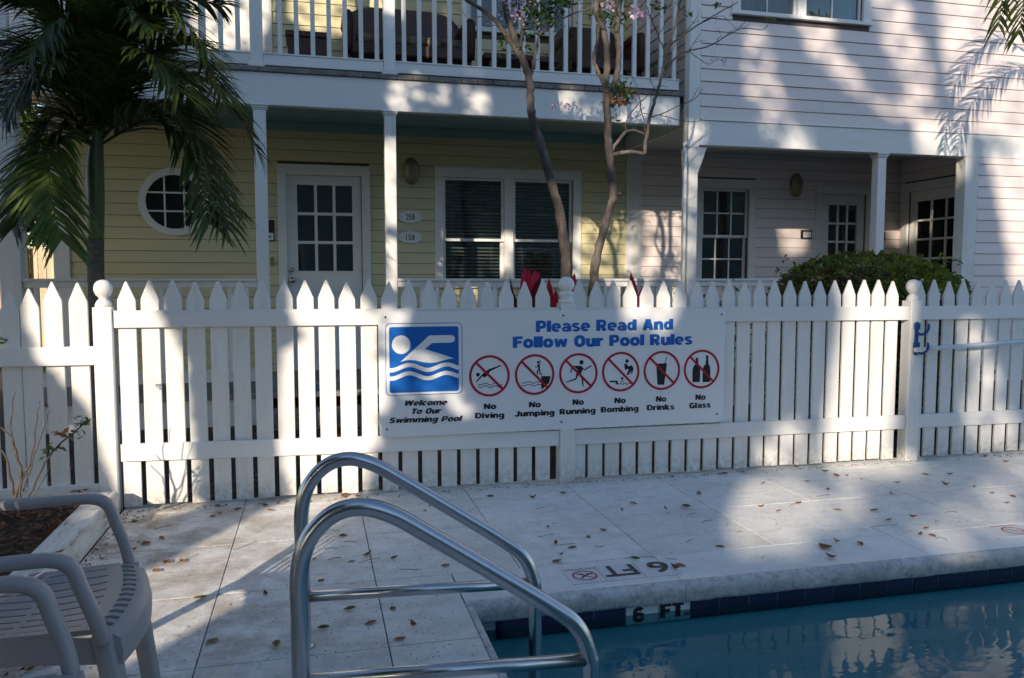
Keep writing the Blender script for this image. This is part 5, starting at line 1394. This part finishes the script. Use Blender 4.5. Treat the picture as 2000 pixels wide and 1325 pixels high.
# ================================================================== RESIN CHAIRS
def make_chair(label):
    r = empty('resin_armchair', (0, 0, 0), label, 'chair', 'grey resin armchairs at the pool side')
    # local: front +x, far side +y ; seat top z .42
    N = 12
    # seat rim: shaped outline with dished surface
    def outline(t):  # t -1..1 across -> front x
        return 0.215 + 0.035 * (1 - t * t)
    q = MB(); nx, ny = 16, 10; vs = []; fs = []
    def zt(u, v): # u 0..1 back to front, v -1..1
        z = 0.415 - 0.018 * (1 - v * v) * math.sin(math.pi * min(1, u * 1.1)) + 0.004
        if u > .86: z -= ((u - .86) / .14) ** 2 * 0.028
        return z
    # slatted seat: solid border strips + slats (slots between)
    def patch(m_, u0, u1, v0, v1, nu=4, nv=3, th=.012):
        g = []
        for i in range(nu + 1):
            for j in range(nv + 1):
                u = lerp(u0, u1, i / nu); v = lerp(v0, v1, j / nv)
                x = lerp(-.22, outline(v), u); y = v * lerp(.195, .235, u)
                g.append((x, y, zt(u, v)))
        n0 = len(g); g += [(a, b, c - th) for a, b, c in g]
        f = []
        W2 = nv + 1
        for i in range(nu):
            for j in range(nv):
                a = i * W2 + j; f.append((a, a + W2, a + W2 + 1, a + 1)); f.append((a + n0, a + 1 + n0, a + W2 + 1 + n0, a + W2 + n0))
        for i in range(nu): f.append((i * W2, i * W2 + n0, (i + 1) * W2 + n0, (i + 1) * W2)); f.append((i * W2 + nv, (i + 1) * W2 + nv, (i + 1) * W2 + nv + n0, i * W2 + nv + n0))
        for j in range(nv): f.append((j, j + 1, j + 1 + n0, j + n0)); f.append((nu * W2 + j, nu * W2 + j + n0, nu * W2 + j + 1 + n0, nu * W2 + j + 1))
        m_.add(g, f)
    q = MB(); patch(q, 0.93, 1.0, -1, 1, 6, 20); patch(q, 0.78, .86, -1, 1, 3, 20); [patch(q, .86, .93, lerp(-1, 1, (k_ + .22) / 13), lerp(-1, 1, (k_ + .78) / 13), 2, 2) for k_ in range(13)]; patch(q, 0.0, .08, -.86, .86, 2, 12); patch(q, 0.0, .80, -1, -.86, 8, 2); patch(q, 0.0, .80, .86, 1, 8, 2); patch(q, .43, .455, -.86, .86, 1, 16)
    o = q.build('seat_frame', CHAIRM, r); smooth_by_angle(o, 50)
    ns = 8
    for k in range(ns):
        v0 = lerp(-.86, .86, k / ns) + .020; v1 = lerp(-.86, .86, (k + 1) / ns) - .020
        q = MB(); patch(q, .08, .80, v0, v1, 8, 1); q.build('seat_slat', CHAIRM, r)
    # apron under the front and sides
    q = MB()
    P_ = [(-.21, -.20)] + [(lerp(-.21, outline(-1), t), -lerp(.197, .236, t)) for t in (.5, 1)] + [(outline(lerp(-1, 1, k / 10)) - .001, lerp(-1, 1, k / 10) * .236) for k in range(1, 10)] + [(outline(1), .236), (lerp(-.21, outline(1), .5), .216), (-.21, .20)]
    n = len(P_); vs = []
    for k, (x, y) in enumerate(P_):
        zz = .394 if x > .2 else .414
        for (e, z) in ((-.002, zz), (.006, zz - .03), (.004, zz - .062), (-.006, zz - .062), (-.006, zz - .01)):
            l = math.hypot(x, y); vs.append((x * (1 + e / l), y * (1 + e / l), z))
    fs = [(5 * k + i, 5 * k + (i + 1) % 5, 5 * k + 5 + (i + 1) % 5, 5 * k + 5 + i) for k in range(n - 1) for i in range(5)]
    q.add(vs, fs); smooth_by_angle(q.build('apron', CHAIRM, r), 60)
    def channel(pts, wd, th, name, dirw):
        """flat rounded strip section swept along pts"""
        pts = [Vector(p_) for p_ in pts]; q = MB(); vs = []; K = 10; fs = []
        for i, p_ in enumerate(pts):
            t = (pts[min(i + 1, len(pts) - 1)] - pts[max(i - 1, 0)]).normalized()
            w_ = Vector(dirw); w_ = (w_ - t * w_.dot(t)).normalized(); n_ = t.cross(w_)
            ww = wd[i] if isinstance(wd, list) else wd
            for k in range(K):
                a = 2 * math.pi * k / K; ca_, sa = math.cos(a), math.sin(a)
                ca_ = math.copysign(abs(ca_) ** .55, ca_); sa = math.copysign(abs(sa) ** .55, sa)
                vs.append(p_ + w_ * ca_ * ww / 2 + n_ * sa * th / 2)
        for i in range(len(pts) - 1):
            for k in range(K): fs.append((i * K + k, i * K + (k + 1) % K, (i + 1) * K + (k + 1) % K, (i + 1) * K + k))
        fs += [tuple(range(K))[::-1], tuple(range((len(pts) - 1) * K, len(pts) * K))]
        return q.add(vs, fs).build(name, CHAIRM, r, smooth=True)
    for s_ in (-1, 1):
        y = .262 * s_
        pts = curve_pts([(-.26, .235 * s_, .66), (-.20, .245 * s_, .615), (-.12, y, .603), (.02, y, .603), (.09, y, .600), (.125, y, .578), (.142, y, .53), (.165, .258 * s_, .46), (.180, .246 * s_, .395)], 5)
        channel(pts, .045, .029, 'armrest', (0, 1, 0))
        # front leg: wide, tapering, splayed
        pts = curve_pts([(.178, .215 * s_, .405), (.195, .228 * s_, .30), (.212, .243 * s_, .15), (.228, .258 * s_, .0)], 4)
        channel(pts, [lerp(.075, .045, k / 12) for k in range(13)], .045, 'leg', (.25, 1, 0))
        pts = curve_pts([(-.20, .20 * s_, .41), (-.235, .215 * s_, .25), (-.27, .235 * s_, .0)], 5)
        channel(pts, [lerp(.06, .042, k / 10) for k in range(11)], .04, 'leg', (.2, 1, 0))
        pts = curve_pts([(-.21, .205 * s_, .41), (-.25, .222 * s_, .60), (-.29, .215 * s_, .74), (-.335, .165 * s_, .86)], 5)
        channel(pts, .05, .03, 'back_post', (0, 1, 0))
    pts = curve_pts([(-.335, -.168, .86), (-.35, -.08, .895), (-.352, 0, .905), (-.35, .08, .895), (-.335, .168, .86)], 4)
    channel(pts, .05, .028, 'top_rail', (0, 0, 1))
    for k in range(7):
        yy = lerp(-.14, .14, k / 6)
        channel(curve_pts([(-.225, yy * 1.05, .41), (-.268, yy * 1.1, .62), (-.345, yy, .885)], 4), .026, .012, 'back_slat', (0, 1, 0))
    return r
def copy_tree(o, parent=None):
    c = o.copy(); C.objects.link(c); c.parent = parent
    for ch in list(o.children): copy_tree(ch, c)
    return c
chA = make_chair('grey resin armchair nearer the fence, its whole slatted seat in view')
chB = copy_tree(chA); chB['label'] = 'grey resin armchair in the bottom left corner showing only an arm and seat corner'
chA.location = (-0.682, 2.165, 0); chA.rotation_euler = (0, 0, rad(5))
chB.location = (-0.67, 1.510, 0); chB.rotation_euler = (0, 0, rad(2))

# ================================================================== FALLEN LEAVES
def leaf_mesh(L, mat, curl):
    q = MB(); n = 6; vs = []
    for k in range(n + 1):
        t = k / n; ww = L * .26 * math.sin(math.pi * (t * .92 + .04)) ; x = (t - .5) * L
        z = curl * L * (2 * t - 1) ** 2
        vs += [(x, -ww, z + ww * .35 + .002), (x, 0, z + .002), (x, ww, z + ww * .35 + .002)]
    q.add(vs, [(3 * k + i, 3 * k + i + 1, 3 * k + 4 + i, 3 * k + 3 + i) for k in range(n) for i in (0, 1)])
    me = q.build('fallen_leaf', mat, None, fix=False); d = me.data; bpy.data.objects.remove(me); return d
LM = [leaf_mesh(.05, DRY, .10), leaf_mesh(.05, DRY, .2), leaf_mesh(.05, DRYG, .06), leaf_mesh(.05, DRY, .02)]
spots = [(1340, 992, 'g', .075), (1708, 998, 'g', .07), (1236, 985, 'd', .06), (1215, 997, 'd', .05), (1300, 995, 'd', .04), (1365, 962, 'g', .035), (1364, 967, 'd', .05), (1610, 922, 'd', .06), (1634, 931, 'd', .06), (1654, 930, 'd', .04), (1683, 936, 'd', .04), (1752, 944, 'd', .05),
         (1617, 957, 'd', .06), (1740, 965, 'd', .04), (1846, 949, 'd', .06), (1808, 927, 'd', .05), (1854, 928, 'd', .05), (1904, 951, 'd', .05), (1938, 963, 'd', .05), (1978, 971, 'd', .05), (1967, 984, 'd', .04), (1560, 984, 'd', .05), (1522, 999, 'd', .05), (1486, 991, 'd', .05), (1636, 996, 'd', .06),
         (1735, 1017, 'd', .05), (1782, 1011, 'd', .05), (1809, 1032, 'd', .05), (1797, 1046, 'd', .06), (1821, 1047, 'd', .06), (1613, 1071, 'd', .09), (1633, 1059, 'd', .05), (1680, 1064, 'd', .06), (1623, 1091, 'd', .07), (1406, 1068, 'd', .05), (1320, 1112, 'd', .06), (1328, 1105, 'd', .06), (1088, 1098, 'g', .07),
         (1097, 1085, 'd', .04), (1270, 1108, 'd', .05), (1240, 1094, 'g', .06), (1100, 965, 'd', .06), (1178, 1037, 'd', .05), (1149, 1050, 'd', .04), (1085, 1064, 'd', .05), (1118, 1072, 'd', .05), (1070, 1030, 'd', .04), (840, 990, 'd', .05), (829, 998, 'd', .05), (700, 970, 'd', .07), (672, 970, 'd', .08), (519, 988, 'd', .07),
         (528, 998, 'd', .05), (424, 990, 'd', .06), (465, 997, 'g', .05), (430, 1005, 'd', .04), (415, 1009, 'd', .05), (263, 1018, 'g', .06), (316, 1052, 'd', .05), (285, 1063, 'd', .06), (256, 1078, 'd', .07), (271, 1059, 'd', .04), (325, 1101, 'd', .07), (305, 1116, 'd', .06), (390, 1170, 'g', .07), (519, 1162, 'd', .055), (670, 1047, 'd', .05),
         (718, 1085, 'd', .06), (687, 1097, 'd', .05), (770, 1092, 'd', .05), (870, 1105, 'd', .05), (626, 1138, 'd', .05), (614, 1094, 'd', .04), (684, 1192, 'g', .06), (768, 1190, 'd', .05), (724, 1218, 'd', .06), (808, 1225, 'd', .05), (781, 1249, 'd', .06), (632, 1228, 'g', .05), (540, 1262, 'g', .06), (415, 1254, 'g', .06),
         (115, 1080, 'd', .05), (958, 970, 'd', .05), (1040, 975, 'd', .06), (1415, 925, 'd', .06), (1450, 922, 'd', .06), (1555, 912, 'd', .05), (1925, 892, 'd', .05), (1870, 885, 'g', .06), (1965, 903, 'd', .05), (1490, 945, 'd', .04), (1577, 941, 'd', .04), (357, 1098, 'd', .05), (65, 1308, 'd', .06), (95, 1300, 'd', .06), (80, 1290, 'd', .05)]
LL = {(1340, 992): 'large olive green leaf, the left one of two big green leaves on the deck', (1708, 998): 'large olive green leaf on the deck below the right fence panel',
      (1088, 1098): 'olive leaf lying beside the no diving ring of the depth marker', (1240, 1094): 'olive leaf lying on the deck just above the upside down 6', (1613, 1071): 'longest curled brown leaf on the coping near the pool edge',
      (1320, 1112): 'brown leaf on the coping right of the upside down 6, nearest it', (672, 970): 'large rusty leaf at the foot of the fence behind the grab rails', (390, 1170): 'olive leaf on the deck between the chair and the grab rails',
      (684, 1192): 'olive leaf under the cross bar of the nearer grab rail', (263, 1018): 'olive leaf on the deck beside the timber kerb', (115, 1080): 'brown leaf lying on top of the white timber kerb', (519, 1162): 'round orange leaf just left of the nearer grab rail',
      (1270, 1108): 'brown leaf lying across the upside down 6', (1364, 967): 'reddish leaf next to a tiny green one near the fence', (1623, 1091): 'brown leaf nearest the pool edge on the right coping'}
for (x, y, k, L) in spots:
    z = 0.131 if (x < 190 and y < 1120) else 0.0015
    p_ = onZ(x, y, z)
    me = LM[2] if k == 'g' else random.choice([LM[0], LM[1], LM[3]])
    o = bpy.data.objects.new('fallen_leaf', me); C.objects.link(o)
    o.location = p_; o.scale = (L / .05 * .84 * random.uniform(.85, 1.1), L / .05 * .84 * random.uniform(.7, 1.25), L / .05 * .84 * random.uniform(.6, 2.2)); o.rotation_euler = (random.uniform(-.15, .3), random.uniform(-.15, .15), random.uniform(0, 6.28))
    if (x, y) in LL: tag(o, LL[(x, y)], 'leaf', 'fallen leaves on the deck')
    elif k == 'g': tag(o, 'olive green fallen leaf lying on the white pool deck', 'leaf', 'olive green fallen leaves on the deck')
    else: tag(o, 'small dry brown leaf lying on the white pool deck', 'leaf', 'dry brown fallen leaves on the deck')
# grit, twigs and leaf crumbs
gm = MB()
for i in range(2600):
    if random.random() < .6: x, y = random.uniform(-1.0, 0.5), random.uniform(2.0, 4.5)
    else: x, y = random.uniform(0.2, 5.5), random.uniform(3.0, 4.5)
    leafquad(gm, Vector((x, y, .0028)), random.uniform(.003, .010), .7, Vector((random.gauss(0, 1), random.gauss(0, 1), .05)), Vector((0, 0, 1)))
for i in range(900):   # dirt swept against the fence and the kerb
    if random.random() < .7: x, y = random.uniform(-1, 5.5), 4.49 - abs(random.gauss(0, .03))
    else: x, y = -0.985 + abs(random.gauss(0, .05)), random.uniform(2.6, 4.45)
    leafquad(gm, Vector((x, y, .004)), random.uniform(.006, .02), .6, Vector((random.gauss(0, 1), random.gauss(0, 1), .2)), Vector((0, 0, 1)))
tag(gm.build('leaf_crumbs', MULCH, fix=False), 'scattered specks of leaf crumb and grit on the deck', 'debris', kind='stuff')
tm = MB()
for (x, y, L) in [(345, 1100, .12), (455, 1075, .14), (600, 1052, .1), (640, 1094, .06), (700, 1100, .1), (780, 1112, .08), (780, 1285, .1), (1220, 1090, .14), (1370, 1022, .08), (1540, 990, .14), (1595, 970, .1), (1700, 1030, .16), (300, 1035, .1), (250, 1020, .08), (880, 1010, .1), (1050, 1050, .09)] + [(random.uniform(250, 1900), random.uniform(985, 1100), random.uniform(.03, .08)) for _ in range(26)]:
    p_ = onZ(x, y, .004)
    if p_.y < 2.95 or (p_.y < 3.0 and p_.x > .5): continue
    a = random.uniform(-.6, .9); d = Vector((math.cos(a), math.sin(a), 0))
    pts = curve_pts([p_, p_ + d * L * .5 + Vector((random.gauss(0, .008), random.gauss(0, .008), .003)), p_ + d * L], 3)
    tm.tube(pts, .0011, 4)
tag(tm.build('fallen_twigs', TWIG, fix=False), 'thin dry twigs and leaf stalks scattered on the deck', 'debris', kind='stuff')

# ================================================================== TREES ADDED BEHIND THE CAMERA (crowns shaped to cast the shade and sun patches)
A_ = Vector((math.cos(SUN_AZ), -math.sin(SUN_AZ), 0)); B_ = A_.cross(LDIR).normalized()
if B_.z < 0: B_ = -B_
def uv(P): return (P.dot(A_), P.dot(B_))
LIT = []
def lit(poly, Y=None, Z=None, keep=0.0):
    q = [uv(onY(x, y, Y) if Y is not None else onZ(x, y, Z)) for x, y in poly]
    cx = sum(p_[0] for p_ in q) / len(q); cy = sum(p_[1] for p_ in q) / len(q)
    e = 0.035 if Z is None else 0.065
    q = [(a + math.copysign(min(abs(a - cx), e * .8), a - cx), b + math.copysign(min(abs(b - cy), e), b - cy)) for a, b in q]
    LIT.append((q, keep))
YFN = 4.52
lit([(160, 540), (262, 540), (300, 590), (335, 680), (360, 760), (372, 880), (372, 985), (248, 985), (250, 960), (228, 900), (160, 760)], Y=YFN)
lit([(50, 545), (165, 545), (170, 760), (140, 770), (95, 700), (50, 640)], Y=YFN)
lit([(588, 560), (650, 560), (700, 590), (730, 640), (720, 760), (735, 830), (700, 960), (582, 975), (555, 900), (548, 780), (556, 705), (600, 670), (570, 620)], Y=YFN)
lit([(730, 610), (800, 600), (790, 640), (765, 680), (762, 800), (735, 800)], Y=4.48, keep=.25)
lit([(770, 680), (870, 720), (880, 765), (790, 770), (760, 730)], Y=4.48, keep=.6)
lit([(885, 765), (925, 770), (920, 805), (890, 805)], Y=4.48, keep=.4)
lit([(1215, 560), (1300, 560), (1320, 600), (1290, 640), (1230, 640)], Y=4.48, keep=.1)
lit([(1640, 545), (1765, 545), (1775, 610), (1755, 720), (1735, 830), (1725, 905), (1610, 905), (1620, 800), (1640, 700), (1655, 620)], Y=YFN, keep=.0)
lit([(1480, 840), (1560, 830), (1570, 900), (1490, 905)], Y=YFN, keep=.5)
lit([(1880, 640), (1920, 640), (1990, 860), (1900, 880)], Y=YFN, keep=.65)
lit([(600, 966), (700, 966), (640, 1010), (610, 1080), (560, 1120), (420, 1190), (300, 1255), (245, 1280), (250, 1165), (330, 1105), (470, 1025)], Z=0)
lit([(300, 990), (380, 985), (370, 995), (300, 1012)], Z=0)
lit([(240, 1325), (380, 1325), (600, 1240), (560, 1225), (440, 1285)], Z=0, keep=.6)
lit([(1460, 955), (1540, 940), (1580, 1000), (1550, 1050), (1460, 1062), (1435, 1010)], Z=0)
lit([(1590, 962), (1670, 957), (1680, 1005), (1590, 1018)], Z=0, keep=.3)
lit([(1780, 1000), (1900, 970), (1960, 900), (2040, 880), (2040, 1000), (1850, 1065)], Z=0, keep=.45)
lit([(1620, 905), (1800, 895), (1750, 925), (1650, 930)], Z=0, keep=.2)
lit([(385, -30), (536, -30), (530, 40), (500, 100), (400, 95), (378, 40)], Y=YB, keep=.2)
lit([(560, -40), (770, -40), (760, 30), (690, 60), (640, 70), (600, 55), (570, 30)], Y=YB, keep=.25)
lit([(745, -60), (780, -60), (778, 28), (750, 22)], Y=YF, keep=0.1)
lit([(748, 275), (778, 275), (778, 440), (748, 430)], Y=YF, keep=.1); lit([(755, 470), (775, 470), (775, 560), (755, 560)], Y=YF, keep=.1)
for (x, y, r_) in ((785, 190, 16), (812, 175, 18), (830, 200, 12), (925, 195, 17), (1115, 205, 14), (1135, 220, 10), (1100, 180, 8), (1290, 218, 14), (560, 195, 7), (860, 185, 8), (1270, 205, 8)):
    r_ *= 1.6; lit([(x + r_ * math.cos(a * .9), y + r_ * 1.1 * math.sin(a * .9)) for a in range(7)], Y=YF, keep=.72)
lit([(1545, 10), (1625, 10), (1640, 100), (1700, 180), (1780, 190), (1790, 220), (1740, 225), (1660, 170), (1590, 110), (1560, 60)], Y=YF, keep=.5)
lit([(1700, -20), (1760, -20), (1800, 100), (1830, 190), (1790, 215), (1740, 120)], Y=YF, keep=.6)
lit([(1830, -30), (2060, -30), (2060, 300), (1960, 280), (1900, 250), (1860, 180), (1840, 80)], Y=YF, keep=.25)
lit([(1930, 300), (2060, 300), (2060, 600), (1980, 560), (1960, 430)], Y=YF, keep=.15)
lit([(1460, 60), (1500, 70), (1520, 180), (1560, 270), (1500, 280), (1460, 180)], Y=YF, keep=.85)
lit([(1260, 400), (1340, 390), (1345, 545), (1260, 540), (1262, 470)], Y=YB, keep=.45)
lit([(1340, 250), (1372, 240), (1375, 300), (1350, 560), (1330, 560)], Y=YF, keep=.75)
lit([(1525, 425), (1565, 425), (1570, 480), (1535, 500)], Y=YB, keep=.3)
lit([(1130, 440), (1240, 430), (1250, 530), (1110, 545)], Y=YB, keep=.5)
lit([(870, 462), (1010, 462), (1000, 545), (880, 480)], Y=YB, keep=.3)
lit([(1190, 250), (1270, 240), (1275, 320), (1190, 330)], Y=5.6, keep=.15)
lit([(1080, 370), (1215, 380), (1180, 560), (1110, 560)], Y=5.6, keep=.35)
lit([(340, 40), (460, 60), (430, 250), (390, 260), (370, 130)], Y=5.2, keep=.4)
lit([(1880, -30), (2010, -30), (2000, 110), (1900, 90)], Y=5.25, keep=.1)
lit([(95, 360), (140, 370), (150, 560), (100, 560)], Y=5.2, keep=.7)
def inside(poly, x, y):
    c_ = False; j = len(poly) - 1
    for i in range(len(poly)):
        xi, yi = poly[i]; xj_, yj = poly[j]
        if (yi > y) != (yj > y) and x < (xj_ - xi) * (y - yi) / (yj - yi) + xi: c_ = not c_
        j = i
    return c_
BB = [(min(p_[0] for p_ in P) - .05, max(p_[0] for p_ in P) + .05, min(p_[1] for p_ in P) - .05, max(p_[1] for p_ in P) + .05, P, k) for P, k in LIT]
def blocked(u, v):
    """share of leaf cover to place, low where sunlight should pass"""
    for a0, a1, b0, b1, P, k in BB:
        if a0 < u < a1 and b0 < v < b1 and inside(P, u, v): return k
    return 1.0
U0, U1, V0, V1 = -8.2, 6.6, -2.6, 7.6
NT = 5
crowns = [MB() for _ in range(NT)]
cent = []
CN = 72000
for i in range(CN):
    u = random.uniform(U0, U1); v = random.uniform(V0, V1)
    s_ = random.uniform(-.9, .9) + lerp(-4.4, -13.0, max(0, min(1, (u + 2.2) / 3.0)))
    P = A_ * u + B_ * v + LDIR * s_
    if P.z < 1.9: continue
    t_ = min(NT - 1, int((u - U0) / (U1 - U0) * NT + random.gauss(0, .10))); t_ = max(0, t_)
    near = min(blocked(u + du, v + dv) for du, dv in ((0, 0), (.12, 0), (-.12, 0), (0, .12), (0, -.12)))
    if near == 1.0:
        d = (A_ * random.gauss(0, 1) + B_ * random.gauss(0, 1) + LDIR * random.gauss(0, .3)).normalized()
        leafquad(crowns[t_], P, random.uniform(.20, .28), .75, d, LDIR + Vector((random.gauss(0, .25), random.gauss(0, .25), random.gauss(0, .25))))
        continue
    for k_ in range(9):
        uu = u + random.uniform(-.09, .09); vv = v + random.uniform(-.09, .09)
        k = blocked(uu, vv)
        if k < 1.0:
            nz = math.sin(uu * 17.3 + vv * 9.1) * math.sin(vv * 21.7 - uu * 6.3)
            if random.random() > -math.log(1.001 - k) / 5.0 * (.35 + 2.4 * max(0, nz)): continue
        d = (A_ * random.gauss(0, 1) + B_ * random.gauss(0, 1) + LDIR * random.gauss(0, .3)).normalized()
        leafquad(crowns[t_], A_ * uu + B_ * vv + LDIR * s_, random.uniform(.06, .085), .7, d, LDIR + Vector((random.gauss(0, .3), random.gauss(0, .3), random.gauss(0, .3))))
names = ['first', 'second', 'third', 'fourth', 'fifth']
for t_ in range(NT):
    uc = lerp(U0, U1, (t_ + .5) / NT)
    Pm = A_ * uc + B_ * 3.5 + LDIR * lerp(-4.4, -13.0, max(0, min(1, (uc + 2.2) / 3.0)))
    gx, gy = Pm.x, Pm.y
    if gx > .2 and gy > -3.7: gy = -4.0
    r = empty('added_shade_tree', (gx, gy, 0), '%s of the unseen trees behind the viewer from the left, crowns shaped to cast the sun patches' % names[t_], 'tree', 'added shade trees behind the viewer')
    crowns[t_].build('crown', CANO, r, fix=False)
    MB().tube([(gx, gy, -.03), (gx + .1, gy - .05, 1.5), (gx, gy - .15, 3.0), (gx + .05, gy - .1, 5.0)], [.16, .12, .10, .05], 10).build('trunk', BARK, r, smooth=True)

# ================================================================== COTTAGE ADDED BEHIND THE CAMERA (hides sky glow, darkens window reflections)
ct_ = empty('added_cottage', (2.0, -13.0, -0.03), 'added grey green cottage behind the viewer that darkens the window reflections', 'house')
TC = lambda u, d, z: (u, -13.0 + d, z)
GGS = simple('grey_green_siding', (0.30, 0.36, 0.33), 0.6, 0.1, 3)
bx(ct_, TC, -14, 18, -4.0, 0.0, -0.03, 5.0, GGS, 'wall')
for k in range(41): bx(ct_, TC, -14, 18, 0.0005, 0.014, 0.1 + k * .118, 0.1 + k * .118 + .108, GGS, 'clapboard')
for u in (-9.5, -5.5, -1.0, 4.0, 8.5, 13.0):
    wn_ = part('window', ct_)
    bx(wn_, TC, u - .6, u + .6, 0.0142, .03, .9, 2.3, DARK, 'dark_backing'); trim(ct_, TC, u - .7, u + .7, .8, 2.4, .09, .05)
    lites(wn_, TC, u - .6, u + .6, .9, 2.3, 2, 2, .04, .032, .046)
q = MB(); q.hexa([(-14.5, -17.4, 5.0), (18.5, -17.4, 5.0), (18.5, -12.5, 5.0), (-14.5, -12.5, 5.0)], [(-14.5, -15.4, 6.3), (18.5, -15.4, 6.3), (18.5, -15.2, 6.3), (-14.5, -15.2, 6.3)])
q.build('roof', MATS['grey_metal_roof'], ct_)
